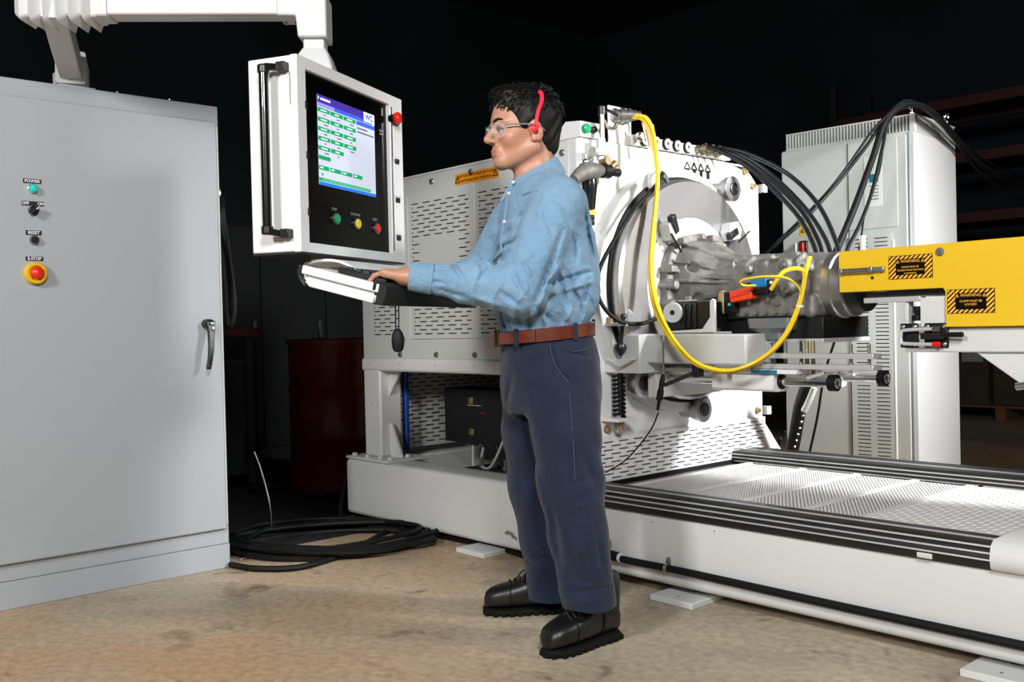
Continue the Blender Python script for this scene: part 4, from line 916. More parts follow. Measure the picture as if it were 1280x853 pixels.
part('seal_ring', MB().lathe((-1.875, 3.42, 1.132), X, [(0, 0.108), (0.05, 0.104), (0.06, 0.085), (0.06, 0)], 40), mat('dark_green_seal', (14, 26, 25), 0.5), gb)
part('drive_shaft', MB().cyl((-1.86, 3.42, 1.132), (-1.30, 3.42, 1.132), 0.035), M_STEEL, gb)
part('pan_gasket', MB().bx(-2.37, -2.0, 3.265, 3.56, 1.012, 1.020), M_RUB, gb, bevel=0.001)
part('oil_pan', MB().loft([rrect(V(-2.135, 3.36, z), X, Y, w, 0.115+e, 0.02, 4) for z, w, e in ((1.012, 0.10, 0.012), (0.975, 0.096, 0.010), (0.965, 0.088, 0.0), (0.955, 0.05, -0.01), (0.93, 0.045, -0.01))][::-1]), mat('pressed_steel_pan', (150, 152, 156), 0.32, 0.7), gb)
for x, z in ((-2.235, 1.075), (-2.15, 1.085), (-2.085, 1.215), (-2.03, 1.06), (-2.30, 1.07), (-2.11, 1.07)): bolt(gb, (x, 3.272, z), -Y, 0.009, 0.010, M_STEEL)
for x in np.linspace(-2.34, -2.03, 8): bolt(gb, (x, 3.268, 1.034), -Y, 0.006, 0.007, M_STEEL)
part('boss_plug', MB().ringw((-2.0, 3.275, 1.203), (-2.0, 3.262, 1.203), 0.021, 0.008, 20), M_ALUM, gb)
part('side_nipple', MB().lathe((-2.06, 3.30, 1.125), -Y, [(0, 0.026), (0.04, 0.024), (0.045, 0.02), (0.06, 0.02)], 20), M_ALU, gb)
part('breather', MB().cyl((-2.085, 3.36, 1.26), (-2.085, 3.36, 1.30), 0.005), M_STEEL, gb)
for x, y, z in ((-2.55, 3.26, 1.355), (-2.52, 3.42, 1.37)): part('rim_lug', MB().bx(x-0.02, x+0.02, y-0.02, y+0.02, z-0.03, z), M_ALU, gb, bevel=0.006)
M_TAN = mat('tan_reservoir', (176, 150, 104), 0.4)
part('reservoir', MB().loft([[V(-2.35+w*0.022*math.cos(a), 3.255+w*0.022*math.sin(a), z) for a in np.linspace(0, 2*math.pi, 15)[:-1]] for z, w in ((1.035, 0.8), (1.045, 1), (1.10, 1.05), (1.12, 0.8), (1.128, 0.3))]), M_TAN, gb)
hb = part('harness_block', MB().bx(-2.335, -2.285, 3.235, 3.27, 1.035, 1.12), M_BLACK, gb, bevel=0.003)
for k, z in enumerate((1.05, 1.07, 1.09, 1.105)): part('harness_pin', MB().cyl((-2.31+0.006*k, 3.236, z), (-2.31+0.006*k, 3.226, z), 0.006), (M_BLACK, mat('teal_lens', (30, 190, 178), 0.25), M_BLACK, M_BLACK)[k], hb)

# actuator motor with white disc on an L bracket
am = thing('shift_actuator', 'black shift actuator motor with white disc on an L bracket', 'actuator', (-2.55, 3.2, 0.957))
ax0 = on(832, 380, 1, 3.165).x; ax1 = on(893, 380, 1, 3.165).x; az0 = on(860, 416, 1, 3.165).z; az1 = on(860, 378, 1, 3.165).z
part('l_bracket', MB().prism([(ax0+0.02, az0-0.006), (ax1+0.012, az0-0.006), (ax1+0.012, az1+0.004), (ax1, az1+0.01), (ax1-0.012, az1), (ax1-0.012, az0+0.06), (ax1-0.05, az0+0.014), (ax0+0.02, az0+0.006)], (0, 3.150, 0), X, Z, (0, 0.012, 0)), M_WHITE2, am, bevel=0.002)
part('bracket_base', MB().bx(ax0+0.02, ax1+0.012, 3.150, 3.26, az0-0.010, az0+0.002), M_WHITE2, am, bevel=0.002)
mt = part('motor_body', MB().bx(ax0, ax1-0.014, 3.170, 3.262, az0+0.012, az1), M_BLACK, am, bevel=0.006)
for k in range(3): part('motor_fin', MB().bx(ax0+0.085+0.028*k, ax0+0.097+0.028*k, 3.163, 3.172, az0+0.018, az1-0.006), M_BLACK, mt, bevel=0.002)
part('motor_cap', MB().lathe((ax0+0.085, 3.21, az1), Z, [(0, 0.02), (0.01, 0.02), (0.012, 0.014), (0.025, 0.014)], 14), M_STEEL, mt); part('motor_rod', MB().cyl((ax0+0.05, 3.195, az1+0.006), (ax0+0.14, 3.195, az1+0.006), 0.006), M_STEEL, mt)
dc_ = on(842, 391, 1, 3.150); dn = V(0.25, -0.97, 0).normalized()
dsk = part('encoder_disc', MB().lathe(dc_, dn, [(0, 0.041), (0.010, 0.041), (0.012, 0.039), (0.012, 0.010)], 36), mat('white_disc', (200, 203, 208), 0.45), am)
part('disc_hub', MB().lathe(dc_, dn, [(0.0122, 0.0105), (0.0134, 0.0105), (0.0134, 0)], 16), M_INT, dsk); part('disc_axle', MB().cyl(dc_, dc_+Y*0.04, 0.012), M_DARKST, dsk)
# connectors
rc = thing('red_connector', 'bright orange red plug connector on the gearbox side', 'connector', (-2.22, 3.22, 1.07))
rd = V(0.97, 0.0, 0.14).normalized()
part('shell', MB().bar(V(-2.285, 3.225, 1.098), V(-2.285, 3.225, 1.098)+rd*0.10, 0.04, 0.045), mat('orange_red_plastic', (232, 62, 24), 0.4), rc, bevel=0.004)
part('ridge', MB().bar(V(-2.28, 3.203, 1.100), V(-2.28, 3.203, 1.100)+rd*0.09, 0.006, 0.008), mat('orange_red_plastic', (232, 62, 24), 0.4), rc, bevel=0.001)
part('boot', MB().tube([V(-2.185, 3.225, 1.112), V(-2.15, 3.222, 1.113), V(-2.12, 3.22, 1.115)], 0.012, 10), M_RUB, rc)
bc = thing('blue_connector', 'blue plug connector above the orange one on the gearbox', 'connector', (-2.15, 3.23, 1.13))
part('shell', MB().bx(-2.195, -2.125, 3.215, 3.25, 1.130, 1.164), mat('blue_plug', (26, 112, 168), 0.4), bc, bevel=0.003)
part('boot', MB().bx(-2.22, -2.195, 3.222, 3.245, 1.136, 1.152), M_BLACK, bc, bevel=0.003); part('plug_tip', MB().bx(-2.125, -2.095, 3.22, 3.245, 1.135, 1.158), M_BLACK, bc, bevel=0.002); part('plug_window', MB().bx(-2.112, -2.10, 3.2185, 3.221, 1.142, 1.153), M_LWHITE, bc)

# ---- cables
def pathD(lst): return [at(x, y, D) for x, y, D in lst]
yc = thing('yellow_cable_bundle', 'yellow cable bundle hanging in a long loop in front of the white face plate', 'cable', at(900, 465, 3.72))
base = [(793, 145, 4.06), (806, 148, 4.04), (815, 163, 4.03), (820, 190, 4.02), (822, 225, 4.00), (818, 265, 3.98), (814, 305, 3.95), (813, 340, 3.93), (818, 375, 3.90), (830, 405, 3.80), (848, 433, 3.73), (872, 455, 3.66), (905, 464, 3.60), (935, 457, 3.56), (962, 441, 3.57), (983, 418, 3.59), (997, 390, 3.62), (1005, 360, 3.63), (1008, 335, 3.64), (1011, 322, 3.66)]
for k, (dx, dy, dd) in enumerate(((-3.2, 2.2, 0), (0.6, -0.4, -0.012), (3.6, -3.0, 0.004), (0.0, 2.6, 0.010))):
    pts = [(x+dx*(0.6+0.4*math.sin(i*0.9+k)), y+dy*(0.6+0.4*math.cos(i*0.7+k)), D+dd) for i, (x, y, D) in enumerate(base)]
    part('cable', MB().tube(pathD(pts if k < 3 else pts[:-2]), 0.0056, 8, sub=5), M_YCAB, yc)
part('branch_cable', MB().tube(pathD([(1006, 345, 3.635), (1003, 338, 3.63), (992, 336, 3.62), (978, 341, 3.62), (968, 355, 3.635), (964, 362, 3.65)]), 0.008, 8, sub=5), M_YCAB, yc)
part('thin_branch', MB().tube(pathD([(1003, 368, 3.62), (995, 355, 3.61), (980, 347, 3.61), (955, 346, 3.64), (933, 349, 3.68), (925, 353, 3.70), (930, 357, 3.72), (945, 357, 3.72)]), 0.0042, 6, sub=5), M_YCAB, yc)
for x, y, D, a in ((817, 276, 3.975, 0), (903, 464, 3.72, 1), (1000, 383, 3.62, 0)): part('cable_tie', MB().lathe(at(x, y, D)-(rgt0 if a else Z)*0.004, rgt0 if a else Z, [(0, 0.0155), (0.007, 0.0155)], 12), M_LWHITE, yc)
tg = MB(); o = at(802, 153, 4.09); tg.prism([(0, 0), (0.05, -0.01), (0.066, -0.125), (0.026, -0.118)], o, rgt0, Z, V(fwd.x, fwd.y, 0)*0.0012)
tagp = part('paper_tag', tg, mat('pinkish_tag', (214, 180, 160), 0.7), yc)
for k in range(3): part('tag_line', MB().bar(o+rgt0*(0.018+0.012*k)+Z*-0.03-fwd*0.001, o+rgt0*(0.03+0.012*k)+Z*-0.10-fwd*0.001, 0.0005, 0.002, rgt0), M_DARKST, tagp)
M_HOSE = mat('black_hose', (14, 18, 20), 0.35, spec=0.4)
hl = [[(884, 183, 4.42), (925, 197, 4.36), (960, 222, 4.30), (1000, 262, 4.20), (1022, 300, 4.10), (1030, 330, 4.02)],
      [(890, 184, 4.45), (930, 196, 4.40), (968, 222, 4.34), (1006, 260, 4.24), (1032, 300, 4.14), (1042, 335, 4.06)],
      [(880, 182, 4.40), (918, 198, 4.33), (955, 226, 4.26), (994, 266, 4.16), (1014, 300, 4.07), (1024, 330, 4.0)],
      [(897, 184, 4.48), (936, 193, 4.44), (985, 218, 4.38), (1022, 255, 4.28), (1044, 300, 4.18), (1054, 340, 4.10)]]
for k, h_ in enumerate(hl):
    solo('black_hose', MB().tube(pathD(h_), 0.0105, 10, sub=8), M_HOSE, ('second black hose from the face plate arching to the gearbox tail', 'third black hose from the face plate arching to the gearbox tail', 'innermost black hose arching from the manifold to the gearbox tail', 'outermost black hose arching high from the manifold past the gearbox tail')[k], 'hose', at(*h_[-1]), group='black hoses arching from the manifold')
solo('black_cable', MB().tube(pathD([(829, 216, 4.02), (815, 238, 4.0), (793, 262, 3.96), (768, 300, 3.9), (750, 335, 3.87), (746, 362, 3.85), (756, 386, 3.84), (775, 402, 3.86), (800, 405, 3.9), (822, 398, 3.95)]), 0.0085, 10, sub=7), M_RUB, 'black cable bowing around the left rim of the round ring', 'cable', at(756, 386, 3.84))
sc = thing('sensor_cable', 'thin dark sensor probe and cable hanging below the fixture arm', 'cable', at(826, 520, 3.74))
part('probe', MB().tube(pathD([(829, 420, 3.76), (829, 470, 3.76)]), 0.004, 8), M_STEEL, sc); part('probe_body', MB().lathe(at(829, 468, 3.76), at(822, 514, 3.76)-at(829, 468, 3.76), [(0, 0.006), (0.02, 0.010), (0.06, 0.010), (0.062, 0.013), (0.10, 0.013), (0.102, 0.007), (0.14, 0.006)], 12), M_RUB, sc)
part('clamp_arm', MB().bar(at(830, 482, 3.77), at(868, 466, 3.74), 0.014, 0.016).bx(-2.365, -2.335, 3.06, 3.10, 0.79, 0.84), M_BLACK, sc, bevel=0.003)
part('lead', MB().tube(pathD([(823, 516, 3.76), (815, 535, 3.78), (800, 556, 3.82), (780, 577, 3.86), (757, 591, 3.9)]), 0.003, 6, sub=5), M_RUB, sc)

# ================================================================= yellow guard on its white beam
gd = thing('yellow_guard', 'yellow shaft guard with two striped warning labels', 'guard', (-1.2, 3.3, 0.968))
GY = 3.22; gxE = -0.35
part('front_sheet', MB().prism([(-1.826, 1.097), (-1.826, 1.242), (gxE, 1.248), (gxE, 0.968), (-1.447, 0.968), (-1.447, 1.085), (-1.455, 1.097)], (0, GY, 0), X, Z, (0, 0.006, 0)), M_YEL, gd, bevel=0.002)
part('top_sheet', MB().prism([(-1.826, 1.236), (gxE, 1.242), (gxE, 1.248), (-1.826, 1.242)], (0, GY+0.006, 0), X, Z, (0, 0.38, 0)), M_YEL, gd, bevel=0.001)
part('rear_sheet', MB().bx(-1.826, gxE, GY+0.385, GY+0.39, 1.097, 1.24), M_YEL, gd)
part('bottom_lip', MB().bx(-1.826, -1.455, GY+0.006, GY+0.05, 1.097, 1.101), M_YEL, gd)
def warn(x0, x1, z0, z1, lines, sz):
    lb_ = part('warning_label', MB().bx(x0, x1, GY-0.0012, GY, z0, z1), mat('label_black', (10, 6, 4), 0.8, spec=0.1), gd)
    w_, h_ = x1-x0, z1-z0; st = MB(); n = 0; M_S = mat('label_orange', (244, 176, 52), 0.5); ix0, ix1, iz0, iz1 = 0.17*w_, 0.83*w_, 0.16*h_, 0.84*h_
    pitch = 0.105*w_; wd = 0.058*w_
    def clip(poly, box):
        bx0, bx1, by0, by1 = box
        for ax, lim, sgn in ((0, bx0, 1), (0, bx1, -1), (1, by0, 1), (1, by1, -1)):
            out = []
            for i in range(len(poly)):
                a, b = poly[i], poly[(i+1) % len(poly)]; ia, ib = sgn*(a[ax]-lim) >= 0, sgn*(b[ax]-lim) >= 0
                if ia: out.append(a)
                if ia != ib:
                    t = (lim-a[ax])/(b[ax]-a[ax]); out.append((a[0]+(b[0]-a[0])*t, a[1]+(b[1]-a[1])*t))
            poly = out
            if len(poly) < 3: return None
        return poly
    m_ = 0.012*w_
    for k in range(-8, 14):
        s0 = k*pitch; pl = [(s0, 0), (s0+wd, 0), (s0+wd+h_*1.05, h_), (s0+h_*1.05, h_)]
        for box in ((m_, ix0, m_, h_-m_), (ix1, w_-m_, m_, h_-m_), (ix0, ix1, m_, iz0), (ix0, ix1, iz1, h_-m_)):
            c = clip(pl, box)
            if c: st.prism(c, (x0, GY-0.0012, z0), X, Z, (0, -0.0006, 0))
    part('stripes', st, M_S, lb_, smooth=False)
    xc = (x0+x1)/2
    text('WARNING', 0.0138, (xc, GY-0.0014, z0+h_*0.74), X, Z, M_S, lb_, bold=0.0)
    for sg in (-1, 1): tri_mark(lb_, (xc+sg*w_*0.285, GY-0.001, z0+h_*0.74), X, Z, 0.0105, M_S, None)
    for k, s_ in enumerate(lines): text(s_, sz, (xc, GY-0.0014, z0+h_*(0.50-0.135*k)), X, Z, M_S, lb_, bold=0.0)
warn(-1.640, -1.487, 1.133, 1.213, ['GUARD MUST BE', 'CLOSED WHILE MACHINE', 'IS RUNNING'], 0.0078)
warn(-1.440, -1.289, 1.011, 1.090, ['CLAMP MUST BE', 'LOCKED'], 0.0098)
gh = part('guard_hinge', MB().cyl((-1.805, 3.208, 1.170), (-1.700, 3.208, 1.170), 0.0095, n=16), M_STEEL, gd)
part('hinge_lug', MB().bx(-1.815, -1.803, 3.198, 3.22, 1.160, 1.180).bx(-1.702, -1.69, 3.198, 3.22, 1.160, 1.181).bx(-1.69, -1.652, 3.208, 3.22, 1.162, 1.179), M_STEEL, gh, bevel=0.002); bolt(gh, (-1.664, 3.208, 1.170), -Y, 0.007, 0.006)
bolt(gd, (-1.462, GY, 1.216), -Y, 0.010, 0.008, M_STEEL); part('drill_hole', MB().lathe((-1.700, GY-0.0006, 1.143), Y, [(0, 0.006), (0.001, 0.006)], 12), M_INT, gd)
part('top_stud', MB().lathe((-1.776, 3.30, 1.243), Z, [(0, 0.010), (0.02, 0.010), (0.055, 0.012), (0.057, 0.011)], 16), M_ALUM, gd)
# support beam, clamp housing, toggle latch
gbm = thing('guard_stand', 'white support beam with triangular leg under the yellow guard', 'stand', (-1.0, 3.3, 0.34))
part('beam', MB().bx(-1.60, -0.3, 3.245, 3.60, 0.884, 0.968), M_WHITE, gbm, bevel=0.005)
part('clamp_box', MB().bx(-1.545, -1.452, 3.245, 3.60, 0.968, 1.068), M_WHITE, gbm, bevel=0.004)
part('slide_bar', MB().bx(-1.750, -1.545, 3.25, 3.29, 1.056, 1.074), M_ALUM, gbm, bevel=0.002)
part('dark_shaft', MB().bx(-1.75, -1.452, 3.27, 3.5, 1.076, 1.094), M_DARKST, gbm)
part('box_frame', MB().bx(-1.605, -1.545, 3.26, 3.30, 0.968, 0.982).bx(-1.605, -1.592, 3.26, 3.30, 0.968, 1.056), M_WHITE, gbm, bevel=0.002)
part('rubber_stop', MB().lathe((-1.57, 3.28, 0.99), Z, [(0, 0.018), (0.02, 0.018), (0.02, 0.010), (0.035, 0.014), (0.05, 0.014)], 12), M_RUB, gbm)
part('leg', MB().prism([(-1.372, 0.886), (-0.3, 0.886), (-0.3, 0.34), (-0.62, 0.34)], (0, 3.26, 0), X, Z, (0, 0.30, 0)), M_WHITE, gbm, bevel=0.004)
part('leg_pin', MB().cyl((-1.235, 3.235, 0.777), (-1.19, 3.235, 0.785), 0.012), M_STEEL, gbm)
tl_ = thing('toggle_latch', 'steel toggle latch with black base plates and lever below the yellow guard', 'latch', (-1.53, 3.24, 0.90))
for x0, x1 in ((-1.612, -1.548), (-1.528, -1.447)):
    bp = part('base_plate', MB().bx(x0, x1, 3.236, 3.245, 0.899, 0.982), M_BLACK, tl_, bevel=0.004)
    for x in (x0+0.012, x1-0.012):
        for z in (0.911, 0.970): bolt(bp, (x, 3.236, z), -Y, 0.0075, 0.006, M_STEEL, buttonbolt)
part('u_bolt', MB().tube([(-1.478, 3.215, 0.962), (-1.585, 3.215, 0.959), (-1.597, 3.215, 0.945), (-1.597, 3.215, 0.925), (-1.585, 3.215, 0.914), (-1.478, 3.215, 0.911)], 0.0060, 8, sub=4), mat('zinc_plate', (206, 208, 210), 0.35, 0.35), tl_)
part('latch_body', MB().bx(-1.528, -1.455, 3.205, 3.238, 0.928, 0.950), M_BLACK, tl_, bevel=0.004); part('lever', MB().cyl((-1.46, 3.212, 0.943), (-1.386, 3.205, 0.943), 0.0085, n=12), M_RUB, tl_)
for z, mm in ((0.962, M_STEEL), (0.911, M_RED)): part('adjusting_nut', MB().lathe((-1.488, 3.215, z), X, [(0, 0.010), (0.022, 0.010)], 6), mm, tl_)
# ================================================================= tall drive cabinet behind
TA = math.radians(3.6); TP = V(-2.48, 5.17, 0.0); TW2, TD2 = 0.78, 0.60
tw = thing('drive_cabinet', 'tall pale grey drive cabinet with louvered doors and top grille', 'cabinet', TP, TA)
def T(mb, name, m, parent=tw, **k): return part(name, mb, m, parent, local=True, **k)
M_TW = mat('pale_cabinet_paint', (186, 190, 186), 0.42, bump=(200, 0.02)); M_TW2 = mat('white_cabinet_side', (196, 196, 196), 0.5)
TH = 2.005; GT = 0.10
T(MB().bx(-TW2, -0.028, 0.004, TD2, 0.06, TH), 'body', M_TW, bevel=0.004); T(MB().bx(-TW2+0.02, -0.02, 0.02, TD2-0.02, 0, 0.06), 'plinth', M_DARKST)
T(MB().bx(-0.028, 0.0, 0.004, TD2, 0.06, TH), 'side_panel', M_TW2, bevel=0.004)
T(MB().bx(-0.030, -0.022, -0.004, 0.006, 0.06, TH), 'corner_trim', mat('bluish_trim', (150, 162, 166), 0.35, 0.5), bevel=0.001)
dr1 = T(MB().bx(-0.365, -0.036, -0.014, 0.004, 0.10, TH-0.01), 'narrow_door', M_TW, bevel=0.003)
dr2 = T(MB().bx(-TW2+0.003, -0.372, -0.012, 0.004, 0.10, TH-0.01), 'wide_door', M_TW, bevel=0.003)
T(MB().bx(-0.118, -0.110, -0.020, -0.013, 0.12, 1.43), 'door_bead', M_WHITE2, dr1, bevel=0.002)
T(MB().bx(-0.362, -0.085, -0.017, -0.0135, 1.50, TH-0.02), 'upper_panel', M_TW, dr1, bevel=0.001)
T(MB().bx(-0.345, -0.130, -0.0150, -0.0138, 0.13, 1.45), 'vent_backing', M_INT, dr1)
vr = [(0.035+0.0215*k, 0.0058, [(0.030, 0.106), (0.142, 0.218)]) for k in range(61)]
T(perforated(MB(), (-0.362, -0.0195, 0.12), X, Z, 0.242, 1.345, vr, 0.0035), 'louvered_panel', M_TW, dr1, smooth=False)
# top grille: vertical bars on two visible sides
T(MB().bx(-TW2+0.03, -0.02, 0.04, TD2-0.02, TH, TH+GT-0.006), 'grille_core', M_INT)
T(MB().bx(-TW2+0.015, 0.0, 0.02, TD2, TH+GT-0.008, TH+GT), 'grille_cap', M_TW2, bevel=0.002); T(MB().bx(-TW2+0.015, 0.0, 0.02, TD2, TH, TH+0.012), 'grille_sill', M_TW, bevel=0.002)
n = 40
for k in range(n+1):
    x = -TW2+0.022+k*(TW2-0.03)/n
    piece('grille_bar', 'grillebar', lambda mb: mb.bx(-0.0045, 0.0045, -0.008, 0.008, 0, GT-0.01), M_TW, tw, (x, 0.03, TH+0.004), (0, 0, 1), math.pi, local=True)
for k in range(24):
    piece('grille_bar', 'grillebar', lambda mb: mb.bx(-0.0045, 0.0045, -0.008, 0.008, 0, GT-0.01), M_TW, tw, (-0.008, 0.045+k*0.023, TH+0.004), (0, 0, 1), math.pi/2, local=True)
T(MB().bx(-0.03, 0.001, 0.018, 0.05, TH, TH+GT+0.002), 'corner_post', M_TW2, bevel=0.002)
for x, y in ((-0.03, 0.05), (-0.03, TD2-0.05), (-TW2+0.05, TD2-0.06)):
    eb = [V(x, y+0.026*math.cos(a), TH+GT+0.056+0.026*math.sin(a)) for a in np.linspace(0, 2*math.pi, 16)[:-1]]
    T(MB().tube(eb, 0.0085, 8, closed=True).lathe((x, y, TH+GT), Z, [(0, 0.02), (0.01, 0.02), (0.014, 0.012), (0.032, 0.011)], 12), 'lifting_eye', M_CHROME)
# notices on the doors
nt_ = T(MB().bx(-0.27, -0.17, -0.0185, -0.017, 1.62, 1.90), 'notice', mat('notice_paper', (206, 212, 208), 0.6), dr1)
T(MB().bx(-0.24, -0.19, -0.0195, -0.0185, 1.755, 1.80), 'notice_block', mat('teal_label', (20, 110, 140), 0.4), nt_)
for k in range(5): T(MB().bx(-0.24, -0.19, -0.0192, -0.0185, 1.73-k*0.018, 1.737-k*0.018), 'notice_line', mat('notice_grey', (120, 128, 130), 0.6), nt_)
wl = T(MB().bx(-0.665, -0.585, -0.0135, -0.012, 1.495, 1.565), 'danger_label', M_YEL, dr2)
tri_mark(wl, Matrix.Translation(TP) @ Matrix.Rotation(TA, 4, 'Z') @ V(-0.635, -0.0137, 1.535), Matrix.Rotation(TA, 3, 'Z') @ X, Z, 0.045, M_INK, None)
for k in range(3): T(MB().bx(-0.612, -0.592, -0.0142, -0.0135, 1.51+k*0.016, 1.516+k*0.016), 'label_line', M_INK, wl)
T(MB().bx(-0.68, -0.61, -0.0135, -0.012, 1.58, 1.595), 'orange_strip', mat('orange_red_plastic', (232, 62, 24), 0.4), dr2)
sw = T(MB().bx(-0.665, -0.615, -0.03, -0.012, 1.335, 1.465), 'isolator_switch', M_BLACK, dr2, bevel=0.004)
T(MB().bx(-0.65, -0.628, -0.055, -0.03, 1.355, 1.455), 'isolator_handle', mat('dark_red_plastic', (140, 18, 20), 0.4), sw, bevel=0.004)
# power cables over the cabinet top
def pc(lst, r, label, group='cables draped over the drive cabinet'):
    solo('power_cable', MB().tube(pathD(lst), r, 8, sub=8), M_RUB, label, 'cable', at(*lst[-1]), group=group)
pc([(1420, 270, 7.2), (1330, 255, 6.6), (1240, 215, 5.9), (1200, 180, 5.6), (1165, 140, 5.2), (1135, 131, 5.05), (1108, 150, 4.95), (1090, 200, 4.85), (1068, 260, 4.7), (1044, 318, 4.55), (1030, 360, 4.5), (1020, 410, 4.5)], 0.016, 'thickest black cable running down the front of the drive cabinet')
pc([(1420, 250, 7.2), (1320, 240, 6.6), (1225, 205, 5.9), (1180, 155, 5.4), (1140, 127, 5.1), (1115, 138, 4.98), (1085, 180, 4.9), (1050, 225, 4.8), (1010, 270, 4.75), (984, 294, 4.75), (955, 318, 4.85), (915, 350, 4.9)], 0.009, 'black cable slanting across the drive cabinet door to its lower left')
pc([(1420, 290, 7.2), (1325, 268, 6.6), (1235, 225, 5.9), (1185, 165, 5.5), (1142, 129, 5.1), (1118, 137, 4.98), (1092, 162, 4.9), (1072, 190, 4.85), (1058, 210, 4.82), (1030, 245, 4.78), (985, 290, 4.76), (955, 316, 4.87), (915, 346, 4.92)], 0.007, 'thinner slanting black cable crossing the thick one on the cabinet')
pc([(1420, 240, 7.2), (1322, 232, 6.6), (1230, 200, 5.9), (1175, 148, 5.4), (1138, 130, 5.1), (1112, 150, 4.96), (1103, 185, 4.9), (1090, 240, 4.8), (1075, 280, 4.7), (1058, 315, 4.6), (1045, 360, 4.55), (1030, 410, 4.52)], 0.009, 'black cable hanging right of the thick one on the drive cabinet')
pc([(1420, 262, 7.2), (1322, 248, 6.6), (1228, 212, 5.9), (1172, 150, 5.4), (1136, 129, 5.1), (1110, 155, 4.96), (1099, 215, 4.85), (1082, 262, 4.8), (1076, 300, 4.7), (1066, 350, 4.65), (1050, 400, 4.6)], 0.005, 'thinnest black cable hanging on the drive cabinet door')
solo('black_cable', MB().tube(pathD([(1052, 385, 4.3), (1045, 420, 4.35), (1030, 470, 4.5), (1022, 520, 4.6), (1010, 575, 4.7)]), 0.006, 6, sub=6), M_RUB, 'thin black cable trailing down in front of the louvered doors', 'cable', at(1010, 575, 4.7))
# dark hose bundle between face plate and drive cabinet
hbd = thing('hose_bundle', 'dark bundle of hoses in a chain sleeve beside the face plate', 'hoses', at(985, 585, 4.9))
part('sleeve', MB().tube(pathD([(1010, 478, 4.5), (1000, 510, 4.6), (994, 545, 4.7), (985, 590, 4.8)]), 0.03, 12, sub=6), M_RUB, hbd)
part('clear_tube', MB().tube(pathD([(1018, 485, 4.4), (1012, 500, 4.42), (1005, 514, 4.45)]), 0.018, 10, sub=4, rad=lambda t: 0.015+0.004*math.sin(t*25)), mat('clear_braided_tube', (190, 190, 182), 0.25, 0.3), hbd)
for k in range(9):
    t = k/8; part('chain_rivet', MB().ball(at(1004-17*t, 520+62*t, 4.56), 0.006, 8), M_STEEL, hbd)
for k in range(3): part('floor_lead', MB().tube(pathD([(982-6*k, 540+8*k, 4.9), (972-8*k, 560+4*k, 5.0), (962-4*k, 580, 5.05)]), 0.007, 6, sub=4), M_RUB, hbd)

# ================================================================= cables on the floor by the control cabinet
fc = MB()
cc = V(-4.0, 2.42, 0)
for k in range(9):
    rx, ry = 0.40+0.03*(k % 4), 0.17+0.022*(k % 3); pts = []
    for j in range(14):
        a = 2*math.pi*j/14+k*0.4; q = cc+Vector((rgt0.x, rgt0.y, 0))*(rx*math.cos(a)+0.03*math.sin(3*a+k))+V(fwd.x, fwd.y, 0)*(ry*1.6*math.sin(a)+0.03*math.cos(2*a+k)); q.z = 0.014+0.012*(k//2)+0.008*math.sin(2*a+k); pts.append(q)
    fc.tube(pts, 0.012, 7, closed=True, sub=5)
solo('cable_coil', fc, M_RUB, 'loose coil of thick black cable on the floor between cabinet and machine', 'cable', (cc.x, cc.y, 0))
def fcab(lst, r, label): solo('trailing_cable', MB().tube(lst, r, 8, sub=7), M_RUB, label, 'cable', (lst[-1][0], lst[-1][1], 0))
gq = lambda px, py, z=0.015: on(px, py, 2, z)
fcab([gq(288, 706), gq(320, 711), gq(370, 710), gq(410, 700), gq(440, 688), gq(470, 672), gq(498, 655)], 0.013, 'black cable curving along the floor in front of the coil')
fcab([gq(440, 640), gq(470, 652), gq(500, 658), gq(560, 672), gq(620, 684), gq(660, 696), gq(720, 706), gq(760, 708)], 0.013, 'black cable running along the floor beside the machine bed')
fcab([gq(425, 655), gq(470, 660), gq(520, 665), gq(590, 678), gq(640, 690), gq(690, 703)], 0.011, 'second black cable lying next to the one along the machine bed')
fcab([V(-4.46, 2.86, 0.30), V(-4.47, 2.80, 0.16), V(-4.36, 2.72, 0.03), gq(475, 655), gq(505, 662)], 0.012, 'black cable dropping from the machine bed corner to the floor')
solo('white_cord', MB().tube([gq(300, 700, 0.006), gq(322, 690, 0.006), gq(338, 665, 0.02), at(337, 630, 4.5), at(327, 590, 4.55), at(318, 565, 4.6)], 0.003, 6, sub=7), mat('pale_cord', (150, 150, 140), 0.5), 'thin pale cord rising in a curve from the floor beside the cabinet', 'cord', gq(300, 700, 0))

# ================================================================= dark things farther back
DR = V(-5.48, 3.38, 0); dh = 0.955
dm = thing('steel_drum', 'dark red steel drum with rolled ribs in the shadow behind the machine', 'drum', DR)
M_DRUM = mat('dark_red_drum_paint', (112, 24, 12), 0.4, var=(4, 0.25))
pr = [(0, 0.28), (0.01, 0.292)]
for zc in (0.02, 0.32, 0.62): pr += [(zc+0.0, 0.283), (zc+0.012, 0.292), (zc+0.024, 0.283)] if zc > 0.1 else []
pr += [(dh-0.05, 0.283), (dh-0.03, 0.283)]
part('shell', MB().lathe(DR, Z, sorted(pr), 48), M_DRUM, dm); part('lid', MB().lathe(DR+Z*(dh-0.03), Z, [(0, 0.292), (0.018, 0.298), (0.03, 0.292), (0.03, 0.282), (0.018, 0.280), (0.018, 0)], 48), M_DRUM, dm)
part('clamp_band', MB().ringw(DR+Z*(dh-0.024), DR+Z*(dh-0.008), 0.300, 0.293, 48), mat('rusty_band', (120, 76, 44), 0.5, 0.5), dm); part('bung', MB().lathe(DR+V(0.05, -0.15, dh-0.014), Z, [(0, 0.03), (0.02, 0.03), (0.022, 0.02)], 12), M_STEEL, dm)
ct = thing('tool_cart', 'dark tool cart with red frame rail in the shadow behind the grey cabinet', 'cart', (-5.9, 2.6, 0))
M_CART = mat('dark_cart_steel', (26, 28, 30), 0.6)
